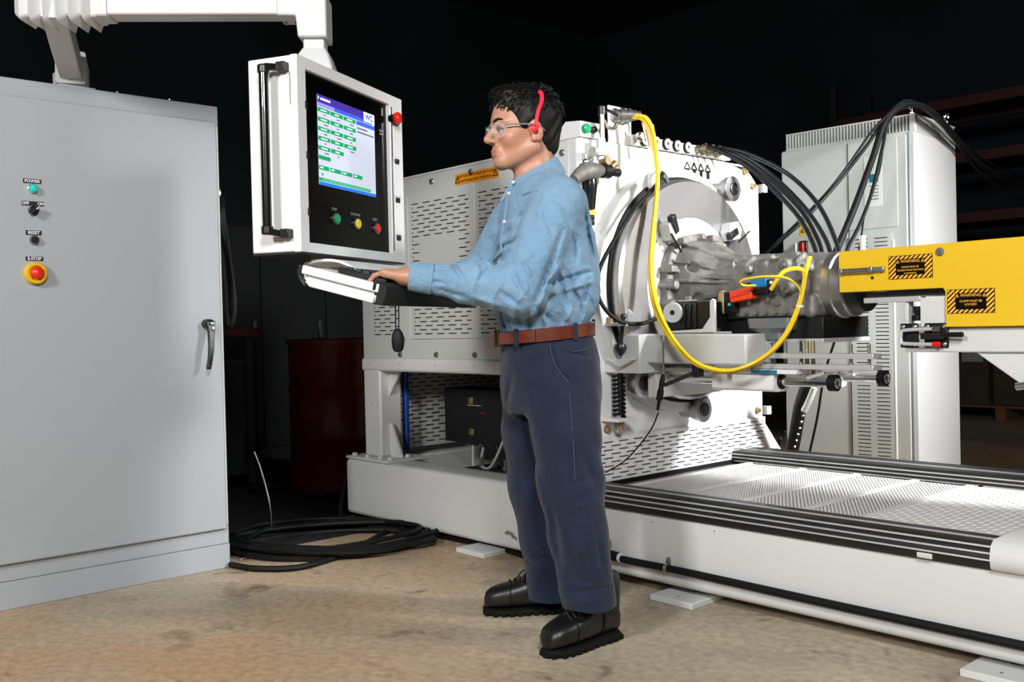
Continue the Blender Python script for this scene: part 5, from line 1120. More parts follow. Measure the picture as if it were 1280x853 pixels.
part('cabinet', MB().bx(-6.3, -5.65, 2.3, 2.85, 0.12, 0.85), M_CART, ct, bevel=0.01); part('red_rail', MB().bx(-6.3, -5.55, 2.26, 2.9, 0.98, 1.03), mat('dark_red_frame', (62, 10, 6), 0.6), ct, bevel=0.004)
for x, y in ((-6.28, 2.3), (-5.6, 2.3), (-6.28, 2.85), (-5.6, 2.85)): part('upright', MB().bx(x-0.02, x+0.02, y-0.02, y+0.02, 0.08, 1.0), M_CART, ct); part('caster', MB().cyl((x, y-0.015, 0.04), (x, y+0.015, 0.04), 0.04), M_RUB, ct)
part('drawer', MB().bx(-5.652, -5.635, 2.33, 2.82, 0.55, 0.80), M_CART, ct, bevel=0.004); part('paper_tag', MB().bx(-5.635, -5.632, 2.40, 2.46, 0.73, 0.80), M_LWHITE, ct)
solo('shade_sheet', MB().prism([(-10, 1.95), (-4.12, 1.95), (-4.12, 2.74), (-4.55, 2.74), (-4.55, 7), (-10, 7)], (0, 0, 0), X, Y, (0, 0, 0.008)), mat('shade_sheet_black', (8, 9, 9), 0.9), 'added black sheet standing in for floor shade between grey cabinet and drum', 'shade sheet', (-6, 3.3, 0), bevel=0.004)  # added black sheet: shade on the floor put in as a dark surface
lk = at(345, 400, 8.3); lk.z = 0
lo = thing('shade_block', 'added dark block in locker shape hiding lit floor far behind the red drum', 'shade block', lk)  # added locker shape, covers lit floor so the gap stays dark
part('body', MB().bx(lk.x-0.5, lk.x+0.3, lk.y-0.9, lk.y+0.9, 0.0, 1.85), mat('shade_block_black', (6, 7, 8), 0.8, spec=0.2), lo, bevel=0.01)
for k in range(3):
    dk = part('door', MB().bx(lk.x+0.3, lk.x+0.318, lk.y-0.89+k*0.595, lk.y-0.31+k*0.595, 0.08, 1.82), mat('shade_block_black', (6, 7, 8), 0.8, spec=0.2), lo, bevel=0.004)
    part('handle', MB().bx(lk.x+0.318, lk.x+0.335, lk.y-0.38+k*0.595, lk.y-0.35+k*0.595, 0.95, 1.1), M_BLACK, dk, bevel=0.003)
# red pallet rack at the back right
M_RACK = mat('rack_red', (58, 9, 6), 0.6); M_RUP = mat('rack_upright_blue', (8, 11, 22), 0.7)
def rack(name, y, x0, x1, beams, label):
    r = thing(name, label, 'rack', ((x0+x1)/2, y, 0))
    for z in beams:
        part('beam', MB().bx(x0, x1, y-0.03, y+0.03, z-0.06, z+0.06), M_RACK, r, bevel=0.004); part('beam', MB().bx(x0, x1, y+0.87, y+0.93, z-0.06, z+0.06), M_RACK, r)
        part('shelf_deck', MB().bx(x0, x1, y+0.03, y+0.87, z+0.03, z+0.05), M_CART, r)
    for x in (x0, (x0+x1)/2, x1):
        for yy in (y, y+0.9): part('upright', MB().bx(x-0.045, x+0.045, yy-0.04, yy+0.04, 0, max(beams)+0.5), M_RUP, r)
    return r
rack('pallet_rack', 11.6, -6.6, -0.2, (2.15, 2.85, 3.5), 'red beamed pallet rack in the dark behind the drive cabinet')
pl = thing('wooden_pallet', 'wooden pallet under dark cartons beyond the drive cabinet', 'pallet', (-3.9, 10.2, 0))
M_WOOD = mat('pallet_wood', (120, 84, 50), 0.75, var=(20, 0.3))
for k in range(7): part('top_board', MB().bx(-5.0, -2.7, 9.72+k*0.16, 9.84+k*0.16, 0.12, 0.14), M_WOOD, pl)
for x in (-4.95, -3.85, -2.75): part('stringer', MB().bx(x-0.05, x+0.05, 9.7, 10.8, 0.0, 0.12), M_WOOD, pl)
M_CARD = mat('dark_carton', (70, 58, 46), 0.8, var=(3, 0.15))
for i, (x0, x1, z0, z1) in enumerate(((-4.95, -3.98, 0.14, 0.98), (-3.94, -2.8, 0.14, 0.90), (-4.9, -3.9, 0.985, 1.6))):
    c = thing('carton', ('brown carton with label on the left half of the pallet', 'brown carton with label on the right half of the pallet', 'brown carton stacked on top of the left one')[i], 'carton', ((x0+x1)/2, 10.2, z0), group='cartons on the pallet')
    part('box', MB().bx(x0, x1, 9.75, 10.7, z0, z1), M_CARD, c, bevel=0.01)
    for fx in (0.35, 0.85): part('label_patch', MB().bx(x0+(x1-x0)*fx-0.1, x0+(x1-x0)*fx+0.1, 9.745, 9.75, z0+0.50*(z1-z0), z0+0.50*(z1-z0)+0.09), mat('label_grey', (170, 170, 164), 0.7), c)
# ================================================================= the person at the terminal
fh = Vector((-math.sin(YAW), math.cos(YAW), 0.0))
PO = at(700, 800, 3.2); PO.z = 0.0
PM = Matrix.Translation(PO) @ Matrix.Rotation(YAW, 4, 'Z'); PMI = PM.inverted()
def J(px, py, D): return np.array(PMI @ at(px, py, D), dtype=np.float32)      # local: x image right, y away, z up
PSI = math.radians(17); BF = _v3((-math.cos(PSI), -math.sin(PSI), 0)); BL_ = _v3((math.sin(PSI), -math.cos(PSI), 0))
# ---- head frame
HS = 1.11; HPSI = math.radians(20); HF = _v3((-math.cos(HPSI), -math.sin(HPSI), 0)); HL = _v3((math.sin(HPSI), -math.cos(HPSI), 0)); HU = _v3((0, 0, 1))
HPIT = math.radians(3); HF, HU = (HF*math.cos(HPIT)-HU*math.sin(HPIT)), (HU*math.cos(HPIT)+HF*math.sin(HPIT))
HO = J(655.5, 168, 3.2); HR = np.stack([HF, HL, HU], 1)
def hw(x, y, z): return HO+HS*(HF*x+HL*y+HU*z)                                # head coords -> person coords
def head_sdf(P):
    q = ((P-HO) @ HR)/HS; qa = q.copy(); qa[:, 1] = np.abs(q[:, 1])            # mirrored
    d = s_ell(q, (-.006, 0, .046), (.1005, .075, .084))
    d = smin(d, s_ell(q, (.036, 0, -.012), (.058, .060, .080)), .03)
    d = smin(d, s_cap(qa, (-.008, .052, -.045), (.070, .014, -.082), .020, .0175), .03)
    d = smin(d, s_ell(q, (.0825, 0, -.081), (.0165, .021, .0185)), .022)
    d = smin(d, s_cap(qa, (.082, .010, .034), (.070, .046, .030), .011, .009), .014)   # brow
    d = smin(d, s_ell(qa, (.060, .043, -.016), (.024, .020, .022)), .02)               # cheekbone
    d = smin(d, s_cap(q, (.088, 0, .026), (.117, 0, -.013), .0065, .0098), .010)       # nose bridge
    d = smin(d, s_ell(q, (.1125, 0, -.0180), (.0125, .0110, .0098)), .006)
    d = smin(d, s_ell(qa, (.0995, .0130, -.0212), (.0105, .0070, .0080)), .005)
    d = smax(d, -s_ell(qa, (.0945, .031, .009), (.013, .017, .0105)), .008)            # eye socket
    d = smin(d, s_ell(qa, (.0735, .0315, .008), (.0135, .0155, .0125)), .004)          # lids
    d = smin(d, s_ell(q, (.0895, 0, -.053), (.0145, .028, .022)), .012)                  # mouth mound
    d = smin(d, s_cap(qa, (.1025, .004, -.0490), (.091, .022, -.0540), .0046, .003), .003)
    d = smin(d, s_cap(qa, (.1010, .003, -.0605), (.091, .020, -.0565), .0055, .003), .003)
    d = smax(d, -s_cap(qa, (.109, 0, -.0548), (.093, .024, -.0550), .0014), .002)
    d = smax(d, -s_ell(q, (.1055, 0, -.070), (.006, .014, .0045)), .006)
    ec = (-.006, .079, -.002); R = rotm(0, 14, -18)
    e = s_ell(qa, ec, (.0195, .0075, .033), R); e = smax(e, -s_ell(qa, (.000, .0865, .002), (.010, .006, .019), R), .004)
    d = smin(d, e, .005); d = smin(d, s_ell(qa, (.002, .077, -.026), (.009, .006, .010)), .004)
    return d*HS
# ---- skeleton
LSH, LEL, LWR = J(697, 256, 3.06), J(652, 362, 2.99), J(516, 346, 2.97)
RSH, REL, RWR = J(655, 258, 3.39), J(606, 345, 3.52), J(560, 347, 3.45)
LHP, LKN, LAN = J(700, 465, 3.13), J(716, 605, 3.09), J(737, 755, 3.06)
RHP, RKN, RAN = J(668, 465, 3.31), J(668, 605, 3.37), J(689, 748, 3.40)
NKB, CHS, PEL = J(672, 232, 3.22), J(684, 300, 3.22), J(685, 430, 3.22)
def hand(P, wr, h, lat, d, bend):
    """palm down hand: h forward, lat towards the thumb side; five jointed fingers"""
    h = _v3(h)/np.linalg.norm(h); lat = _v3(lat); lat = lat-h*(lat @ h); lat /= np.linalg.norm(lat); up = np.cross(lat, h); up = up if up[2] > 0 else -up
    K = wr+h*.082+up*.012
    palm = s_cap(P, wr+h*.005, wr+h*.03, .026, .028)
    for o in (-.028, -.009, .010, .028):
        palm = smin(palm, s_cap(P, wr+h*.02+lat*o*.6, K+lat*o-up*.004, .017, .0135), .012)
    for i, (o, ls, r) in enumerate(((-.031, (.034, .021, .018), .0082), (-.0105, (.043, .026, .020), .0092), (.0105, (.047, .029, .021), .0096), (.031, (.042, .025, .020), .0092))):
        p = K+lat*o; ang = bend[i]; fwdv = h+lat*(o*3.0); fwdv = fwdv/np.linalg.norm(fwdv)
        palm = smin(palm, s_ell(P, p, (.0115, .0115, .0105)), .008)
        for k, L_ in enumerate(ls):
            a = math.radians(ang[k]); q = p+(fwdv*math.cos(a)-up*math.sin(a))*L_
            palm = smin(palm, s_cap(P, p, q, r*(1-.06*k), r*(.93-.06*k)), .0035); p = q
    t0 = wr+h*.025+lat*.026-up*.006; t1 = t0+(h*.6+lat*.62-up*.35)*.042; t2 = t1+(h*.88+lat*.18-up*.35)*.033; t3 = t2+(h*.95-lat*.05-up*.25)*.026
    th = smin(s_cap(P, t0, t1, .0165, .0125), smin(s_cap(P, t1, t2, .0118, .0105), s_cap(P, t2, t3, .0105, .0088), .003), .004)
    return smin(d, smin(palm, th, .010), .012)
def body_sdf(P):
    d = head_sdf(P)
    d = smin(d, s_cap(P, hw(-.028, 0, -.045), NKB+_v3((.006, 0, .01)), .058, .060), .018)
    d = smin(d, s_cap(P, hw(.02, 0, -.075), NKB+_v3((-.02, 0, 0)), .030, .045), .02)
    d = smin(d, s_cap(P, NKB, LSH+_v3((0, .03, .0)), .055, .045), .04); d = smin(d, s_cap(P, NKB, RSH+_v3((0, -.03, 0)), .055, .045), .04)
    d = smin(d, s_cap(P, CHS+_v3((0, 0, .05)), PEL, .095, .085), .05)
    for s_, e_, w_ in ((LSH, LEL, LWR), (RSH, REL, RWR)):
        d = smin(d, s_cap(P, s_, e_, .048, .040), .03); d = smin(d, s_cap(P, e_, w_, .039, .0255), .015)
    for a, b, c in ((LHP, LKN, LAN), (RHP, RKN, RAN)):
        d = smin(d, s_cap(P, a, b, .072, .052), .04); d = smin(d, s_cap(P, b, c+_v3((0, 0, .09)), .052, .036), .02)
    B = ((18, 48, 68), (16, 46, 66), (16, 44, 64), (14, 42, 62))
    d = hand(P, LWR, (-.90, .40, .05), (.40, .90, .0), d, B)
    d = hand(P, RWR, (-.86, -.42, .02), (.40, -.90, .0), d, ((30, 55, 70), (26, 52, 70), (24, 50, 68), (20, 46, 66)))
    return d
def skin_mat():
    m = bpy.data.materials.new('skin'); m.use_nodes = True; nt = m.node_tree; b = nt.nodes['Principled BSDF']
    a = nt.nodes.new('ShaderNodeVertexColor'); a.layer_name = 'skin_tint'
    tc = nt.nodes.new('ShaderNodeTexCoord'); n = nt.nodes.new('ShaderNodeTexNoise'); n.inputs['Scale'].default_value = 60; n.inputs['Detail'].default_value = 4
    nt.links.new(tc.outputs['Object'], n.inputs['Vector']); nt.links.new(a.outputs['Color'], b.inputs['Base Color'])
    bn = nt.nodes.new('ShaderNodeBump'); bn.inputs['Strength'].default_value = 0.12; bn.inputs['Distance'].default_value = 0.002
    nt.links.new(n.outputs['Fac'], bn.inputs['Height']); nt.links.new(bn.outputs['Normal'], b.inputs['Normal'])
    b.inputs['Roughness'].default_value = 0.45; b.inputs['Subsurface Weight'].default_value = 0.12; b.inputs['Subsurface Radius'].default_value = (0.012, 0.005, 0.003); b.inputs['Subsurface Scale'].default_value = 0.6
    return m
lo_, hi_ = J(455, 90, 3.2)-_v3((0, .34, 0)), _v3((.20, .42, 1.72))
person = sdf_part('person', body_sdf, (-.72, -.36, 0.10), (.19, .45, 1.80), .004, skin_mat(), None, 1)
person.location = PO; person.rotation_euler = (0, 0, YAW); ROOTM[person.name] = PM
props(person, 'person in blue work shirt and navy trousers typing at the terminal', 'person')
me = person.data; co = np.empty(len(me.vertices)*3, np.float32); me.vertices.foreach_get('co', co); co = co.reshape(-1, 3)
col = np.tile(np.array((*lin((178, 130, 105)), 1), np.float32), (len(co), 1)); q = ((co-HO) @ HR)/HS
def tint(mask, rgb, amt): col[:, :3] = col[:, :3]*(1-amt*mask[:, None])+np.array(lin(rgb), np.float32)*(amt*mask[:, None])
g = lambda c, r: np.exp(-(((q-_v3(c))/_v3(r))**2).sum(1))
tint(np.clip(g((.103, 0, -.0490), (.02, .02, .0055))+g((.102, 0, -.0610), (.02, .019, .0065)), 0, 1), (160, 78, 68), .85)
tint(np.clip(g((.060, .042, -.022), (.03, .022, .026))+g((.112, 0, -.017), (.014, .012, .012)), 0, 1), (186, 112, 88), .5)
tint(np.clip(g((.080, 0, -.101), (.022, .022, .009)), 0, 1), (60, 44, 38), .75)              # stubble under the chin
tint(np.clip(g((.102, 0, -.038), (.02, .022, .006)), 0, 1), (130, 92, 74), .5)
tint(np.clip(g((-.006, .08, .0), (.02, .012, .03)), 0, 1), (190, 108, 86), .6)
ca_ = me.color_attributes.new('skin_tint', 'FLOAT_COLOR', 'POINT'); ca_.data.foreach_set('color', col.ravel())
me.color_attributes.active_color = ca_
def PP(name, mb, m, parent=person, **k): return part(name, mb, m, parent, local=True, **k)
def ln(p): return Vector([float(t) for t in p])
# ---- eyes, brows, ears plugs
for s in (1, -1):
    c = hw(.0785, .0315*s, .0085); ey = PP('eye', MB().ball(ln(c), .0118*HS, 16), mat('eye_white', (186, 176, 168), .25))
    dirv = ln(HF)*0.99+ln(HL)*.06
    PP('iris', MB().lathe(ln(c)+dirv*.0104*HS, dirv, [(0, .0076), (.0020, .0070), (.0028, .004), (.0029, 0)], 16), mat('dark_iris', (26, 16, 12), .15), ey)
    PP('eyelid', MB().tube([ln(hw(.087, (.0315-.016)*s, .0085)), ln(hw(.0930, .0265*s, .0140)), ln(hw(.0920, .0345*s, .0138)), ln(hw(.083, (.0315+.017)*s, .0080))], .0034, 6, sub=4), mat('lash_line', (60, 36, 28), .6), ey)
    PP('eyebrow', MB().tube([ln(hw(.0965, .010*s, .0300)), ln(hw(.0960, .022*s, .0350)), ln(hw(.0895, .036*s, .0380)), ln(hw(.0755, .051*s, .0310))], .005, 8, sub=5, rad=lambda t: .0056-.0030*t), mat('black_hair', (9, 8, 8), .55, spec=.3))
M_PINK = mat('red_ear_band_glow', (244, 40, 66), .4, emit=.25)  # glow added to the red colour; plug and cord are no lamp
PP('ear_plug', MB().ball(ln(hw(.004, .087, .0)), .0095*HS, 12, (1, .8, 1.2)), M_PINK)
bd_ = [J(666, 163, 3.10), J(672, 160, 3.085), J(671, 150, 3.085), J(673, 138, 3.09), J(677, 127, 3.10), J(677, 118, 3.11), J(675, 115, 3.12)]
PP('ear_plug_cord', MB().tube([ln(p) for p in bd_], .006, 8, sub=6, rad=lambda t: .0048+.0022*t), M_PINK)
# ---- hair
HX = np.array([-.13, -.06, -.035, -.022, -.008, .012, .020, .036, .046, .056, .068, .085, .12]); HZ = np.array([-.082, -.078, -.05, .012, .026, .006, -.020, -.006, .026, .052, .070, .080, .086])
def hair_sdf(P):
    q = ((P-HO) @ HR)/HS
    d = s_ell(q, (-.013, 0, .050), (.106, .0835, .092)); d = smin(d, s_ell(q, (-.055, 0, -.01), (.052, .060, .07)), .02)
    d = smin(d, s_ell(q, (.045, .0, .112), (.045, .055, .024)), .02)
    n_ = .0028*np.sin(q[:, 0]*95+np.sin(q[:, 1]*120)*1.5+q[:, 2]*40)*np.sin(q[:, 1]*110+q[:, 2]*60)
    k = (np.interp(q[:, 0], HX, HZ)-q[:, 2])*.6+.0030*np.sin(q[:, 1]*190+q[:, 0]*60)+.0030*np.sin(q[:, 0]*310+q[:, 1]*90)
    return smax(d+n_, k, .008)*HS
M_HAIR = mat('black_hair', (9, 8, 8), .55, spec=.3)
a_ = HO-_v3((.17, .17, .12)); b_ = HO+_v3((.17, .17, .2))
hair = sdf_part('hair', hair_sdf, a_, b_, .0035, M_HAIR, person, 1)
st = MB(); rs = np.random.default_rng(3); hv = np.array([v.co for v in hair.data.vertices]); hn_ = np.array([v.normal for v in hair.data.vertices]); hq = ((hv-HO) @ HR)/HS
cand = np.where((hq[:, 2] > .055) & (hv[:, 1]-HO[1] < .10))[0]
for i in rs.choice(cand, 620, replace=False):
    p, nn, qq = hv[i], hn_[i], hq[i]
    L_ = rs.uniform(.012, .022)*(1.25 if qq[0] > .06 else 1.0); dirh = HF*(.9 if qq[0] > -.03 else .1)+HU*(-.15 if qq[2] > .09 else -.8)+rs.normal(0, .16, 3)
    t = dirh-nn*float(dirh @ nn)+nn*.28; t = t/np.linalg.norm(t); e = p+t*L_
    st.tube([ln(p-nn*.004), ln(p+t*L_*.5+nn*.004), ln(e)], .003, 5, rad=lambda u: .0034*(1-u)+.0004)
PP('hair_tufts', st, M_HAIR, hair, kind='stuff')
# ---- safety glasses
M_LENS = mat('clear_lens', (235, 240, 240), .04, alpha=.10, spec=.9); M_FRAME = mat('clear_frame', (205, 210, 212), .2, alpha=.45)
gl = []
for s in (1, -1):
    ring_, inn = [], []
    for k in range(20):
        a = 2*math.pi*k/20; u = math.copysign(abs(math.cos(a))**.7, math.cos(a)); v = math.copysign(abs(math.sin(a))**.8, math.sin(a))
        y = .034+.030*u; z = .006+.021*v-.006*(u > .2)*u; x = .112-.011*((y/.03)**2)*.62
        ring_.append(ln(hw(x, y*s, z)))
    cxm = ln(hw(.108, .033*s, .006)); lens = MB(); fr2 = [p-ln(HF)*.0018 for p in ring_]
    lens.loft([ring_, [p.lerp(cxm, .5)+ln(HF)*.002 for p in ring_]], cap=False); lens.add([p.lerp(cxm, .5)+ln(HF)*.002 for p in ring_]+[cxm+ln(HF)*.003], [(k, (k+1) % 20, 20) for k in range(20)])
    g0 = PP('glasses_lens', lens, M_LENS); PP('lens_rim', MB().tube(ring_, .0008, 6, closed=True), M_FRAME, g0)
    PP('glasses_temple', MB().tube([ln(hw(.083, .064*s, .014)), ln(hw(.07, .073*s, .015)), ln(hw(.03, .083*s, .014)), ln(hw(-.01, .088*s, .010)), ln(hw(-.03, .085*s, -.006))], .0024, 6, sub=4), mat('grey_temple', (120, 122, 124), .35))
PP('glasses_bridge', MB().tube([ln(hw(.110, .008, .012)), ln(hw(.117, 0, .014)), ln(hw(.110, -.008, .012))], .0022, 6, sub=4), M_FRAME)

# ---- work shirt
ROWS = [(214, 652, 690, .066), (224, 641, 704, .115), (236, 634, 716, .155), (250, 629, 724, .180), (270, 626, 732, .195), (300, 622, 739, .198), (330, 620, 744, .195), (352, 619, 746, .192), (376, 618, 745, .188), (392, 620, 740, .180), (404, 623, 731, .168), (416, 626, 727, .160)]
TZ, TC, TRX, TRY = [], [], [], []
for y_, f_, b_2, ry in ROWS:
    a, b = J(f_, y_, 3.2), J(b_2, y_, 3.24); c = (a+b)/2; hwid = (b[0]-a[0])/2
    TZ.append(c[2]); TC.append(c); TRY.append(ry); TRX.append(math.sqrt(max(hwid**2-(ry*math.sin(PSI))**2, .002))/math.cos(PSI))
o_ = np.argsort(TZ); TZ = np.array(TZ)[o_]; TC = np.array(TC)[o_]; TRX = np.array(TRX)[o_]; TRY = np.array(TRY)[o_]; CYY = .02
def torso(P, grow=0.0):
    z = P[:, 2]; cx = np.interp(z, TZ, TC[:, 0]); rx = np.interp(z, TZ, TRX)+grow; ry = np.interp(z, TZ, TRY)+grow
    dx, dy = P[:, 0]-cx, P[:, 1]-CYY
    u = dx*BF[0]+dy*BF[1]; v = dx*BL_[0]+dy*BL_[1]
    k = (np.abs(u/rx)**2.3+np.abs(v/ry)**2.3)**(1/2.3)
    return (k-1)*np.minimum(rx, ry)*.85
FOLDS = [  # px line, depth (+ valley, - ridge), width, on the near side
 (669, 376, 692, 318, .013, .010), (692, 318, 702, 290, .006, .010), (678, 360, 700, 332, -.008, .012), (566, 330, 582, 352, .009, .009), (594, 338, 634, 306, -.007, .009), (612, 310, 648, 300, .007, .008),
 (600, 352, 622, 330, .006, .009), (640, 345, 655, 372, .006, .008), (652, 330, 664, 352, -.006, .008), (655, 336, 668, 322, .005, .007), (626, 366, 648, 384, .007, .009), (590, 372, 625, 384, -.005, .010),
 (545, 340, 575, 336, .006, .007), (535, 352, 560, 357, .006, .006), (548, 362, 585, 374, .005, .008), (662, 250, 640, 296, .005, .010), (682, 240, 672, 280, -.004, .012), (676, 262, 690, 300, .005, .009), (700, 262, 712, 286, .004, .008),
 (697, 345, 710, 388, .009, .008), (712, 350, 730, 392, .008, .009), (731, 264, 743, 322, .010, .007), (680, 358, 738, 340, .009, .009), (690, 368, 742, 352, -.007, .010), (736, 350, 728, 385, .007, .008), (670, 385, 690, 402, .006, .009), (645, 392, 655, 410, .006, .008),
 (716, 300, 720, 330, .006, .008), (650, 268, 628, 300, .004, .009), (705, 372, 712, 402, -.006, .009), (625, 392, 632, 412, .005, .007), (660, 390, 662, 412, .005, .006), (678, 388, 682, 410, -.005, .006)]
FSEG = [(J(a, b, 3.05), J(c, d_, 3.05), A, w) for a, b, c, d_, A, w in FOLDS]
def folds(P):
    o = np.zeros(len(P), np.float32); q = P[:, [0, 2]]
    for a, b, A, w in FSEG:
        a2, b2 = a[[0, 2]], b[[0, 2]]; ba = b2-a2; pa = q-a2; t = np.clip(pa @ ba/(ba @ ba), 0, 1); dd = np.linalg.norm(pa-t[:, None]*ba, axis=1)
        o += 1.8*A*np.exp(-(dd/(.85*w))**2)*np.sin(np.pi*(.12+.76*t))
    return o*np.clip((.10-P[:, 1])*12, 0, 1)
UPA = (LEL-LSH)/np.linalg.norm(LEL-LSH); CUFFL = LWR+(LEL-LWR)*.10
LM = (LEL*.55+LWR*.45)
def sleeve(P, s_, e_, w_, sg):
    m = e_*.5+w_*.5
    d = smin(s_cap(P, s_, e_, .088, .080), smin(s_cap(P, e_, m, .078, .060), s_cap(P, m, w_+(e_-w_)*.14, .060, .040), .02), .03)
    return d
NECKF, NECKK = J(640, 236, 3.2), J(692, 211, 3.2); _t = (NECKK-NECKF)/np.linalg.norm(NECKK-NECKF); NECKN = np.cross(_t, _v3((0, 1, 0))); NECKN = NECKN*np.sign(NECKN[2]); NECKN = (NECKN/np.linalg.norm(NECKN)).astype(np.float32)
def shirt_sdf(P):
    d = torso(P)
    d = smin(d, s_cap(P, NKB+_v3((.012, -.02, -.02)), LSH+_v3((.0, .01, .0)), .06, .082), .04); d = smin(d, s_cap(P, NKB+_v3((.012, .02, -.02)), RSH, .06, .078), .04)
    sl = sleeve(P, LSH, LEL, LWR, 1)
    tt = (P-LSH) @ UPA; rr = np.linalg.norm(P-LSH-tt[:, None]*UPA, axis=1)
    d = smin(d, sl, .016); d = smin(d, sleeve(P, RSH, REL, RWR, -1), .02)
    seam = np.exp(-((tt-.005)/.006)**2)*(P[:, 1] < -.02)*(rr < .14); d = d-.0018*seam+.0022*np.exp(-((tt-.016)/.004)**2)*(P[:, 1] < -.02)*(rr < .14)
    d = d+folds(P)+.0022*np.sin(P[:, 0]*61+P[:, 2]*37+2*np.sin(P[:, 2]*29))*np.sin(P[:, 2]*53-P[:, 0]*23+P[:, 1]*31)
    for c_, r_ in ((LEL, .13), (LEL*.55+LWR*.45, .10), (PEL+_v3((.03, -.12, .10)), .16)):
        mk = np.exp(-(np.linalg.norm(P-c_, axis=1)/r_)**2); ph = P[:, 0]*62+P[:, 2]*34+2.2*np.sin(P[:, 2]*27+P[:, 0]*11)+P[:, 1]*20
        d = d-.0075*mk*(1-np.abs(np.sin(ph)))**2.5
    d = smax(d, (PEL[2]+.035)-P[:, 2], .006)
    d = smax(d, (P-NECKF) @ NECKN, .008)
    return d
def fabric(name, rgb, rgb2, wsc, bump, rough=.85):
    m = bpy.data.materials.new(name); m.use_nodes = True; nt = m.node_tree; b = nt.nodes['Principled BSDF']; N = nt.nodes.new; Lk = nt.links.new
    tc = N('ShaderNodeTexCoord'); n = N('ShaderNodeTexNoise'); n.inputs['Scale'].default_value = 7; n.inputs['Detail'].default_value = 7; n.inputs['Roughness'].default_value = .65
    Lk(tc.outputs['Object'], n.inputs['Vector']); r = N('ShaderNodeValToRGB'); r.color_ramp.elements[0].position = .32; r.color_ramp.elements[1].position = .68
    r.color_ramp.elements[0].color = (*lin(rgb), 1); r.color_ramp.elements[1].color = (*lin(rgb2), 1); Lk(n.outputs['Fac'], r.inputs[0]); Lk(r.outputs[0], b.inputs['Base Color'])
    n2 = N('ShaderNodeTexNoise'); n2.inputs['Scale'].default_value = wsc; n2.inputs['Detail'].default_value = 3; Lk(tc.outputs['Object'], n2.inputs['Vector'])
    n3 = N('ShaderNodeTexNoise'); n3.inputs['Scale'].default_value = 26; n3.inputs['Detail'].default_value = 4; n3.inputs['Distortion'].default_value = 1.2; Lk(tc.outputs['Object'], n3.inputs['Vector'])
    ad = N('ShaderNodeMath'); ad.operation = 'MULTIPLY_ADD'; ad.inputs[1].default_value = 2.2; Lk(n3.outputs['Fac'], ad.inputs[0]); Lk(n2.outputs['Fac'], ad.inputs[2])
    bn = N('ShaderNodeBump'); bn.inputs['Strength'].default_value = bump; bn.inputs['Distance'].default_value = .004; Lk(ad.outputs[0], bn.inputs['Height']); Lk(bn.outputs['Normal'], b.inputs['Normal'])
    b.inputs['Roughness'].default_value = rough; b.inputs['Sheen Weight'].default_value = .15; b.inputs['Specular IOR Level'].default_value = .2
    return m
M_SHIRT = fabric('blue_chambray', (104, 138, 166), (124, 156, 182), 260, .7)
M_SEAM = mat('shirt_stitching', (120, 162, 192), .8)
shirt = sdf_part('work_shirt', shirt_sdf, (-.60, -.38, PEL[2]-.03), (.19, .47, NKB[2]+.10), .0045, M_SHIRT, person, 1)
# collar: band around the neck with folded leaf
cc_ = J(666, 214, 3.22); cl_r = []
for k in range(37):
    th = math.radians(-162+324*k/36)+math.pi                       # opening at the throat
    cu, cv = math.cos(th), math.sin(th)                            # cu>0 front
    bk = (1-cu)/2                                                  # 1 at the nape
    def ringp(r, dz): return ln(cc_+BF*((r+.004)*cu-.004)+BL_*(r*cv)+_v3((0, 0, dz+.080*bk-.033)))
    cl_r.append([ringp(.064, -.002), ringp(.069, .003), ringp(.075, -.002), ringp(.102+.006*(1-bk), -.050-.012*(1-bk)), ringp(.096+.006*(1-bk), -.054-.012*(1-bk)), ringp(.074, -.014), ringp(.070, -.05)])
PP('collar', MB().loft(cl_r), M_SHIRT, shirt, ang=50)
PP('inner_tee', MB().loft([[ln(cc_+BF*(r*math.cos(a))+BL_*(r*math.sin(a))+_v3((0, 0, z))) for a in np.linspace(0, 2*math.pi, 25)[:-1]] for r, z in ((.062, -.05), (.0625, -.012))], cap=False), mat('navy_undershirt', (34, 46, 74), .9), shirt)
# front placket and buttons
pk = []
for y_ in (231, 245, 262, 280, 300, 330, 360, 385, 408):
    z = J(620, y_, 3.2)[2]; i = float(np.interp(z, TZ, TRX)); cx = float(np.interp(z, TZ, TC[:, 0])); pk.append(ln(_v3((cx, CYY, z))+BF*(i+.001)+BL_*.012))
PP('placket', MB().tube(pk, .004, 6, sub=3), M_SHIRT, shirt)
for k in (0, 1, 3, 5): PP('button', MB().lathe(pk[k]+ln(BL_)*.006+ln(BF)*.001, ln(BF)*.5+ln(BL_)*.85, [(0, .006), (.003, .006), (.004, .004), (.004, 0)], 12), mat('shirt_button', (170, 186, 196), .35), shirt)
# cuff
cd_ = (LWR-LEL)/np.linalg.norm(LWR-LEL); cu_, cv_ = perp(ln(cd_))
def cuff(w_, dv, name='cuff'):
    dv = ln(dv); u, v = perp(dv); o = ln(w_); rr = []
    for t, r in ((-.062, .0425), (-.060, .0445), (-.012, .0420), (.010, .0400), (.011, .037), (-.01, .036)):
        rr.append([o+dv*t+u*(r*math.cos(a))+v*(r*1.06*math.sin(a)) for a in np.linspace(0, 2*math.pi, 29)[:-1]])
    return PP(name, MB().loft(rr, cap=False), M_SHIRT, shirt)
cf = cuff(LWR, cd_); cuff(RWR, (RWR-REL)/np.linalg.norm(RWR-REL))
PP('cuff_stitch', MB().tube([ln(LWR)+ln(cd_)*-.056+cu_*(.0446*math.cos(a))+cv_*(.0472*math.sin(a)) for a in np.linspace(0, 2*math.pi, 25)[:-1]], .0016, 5, closed=True), M_SEAM, cf)
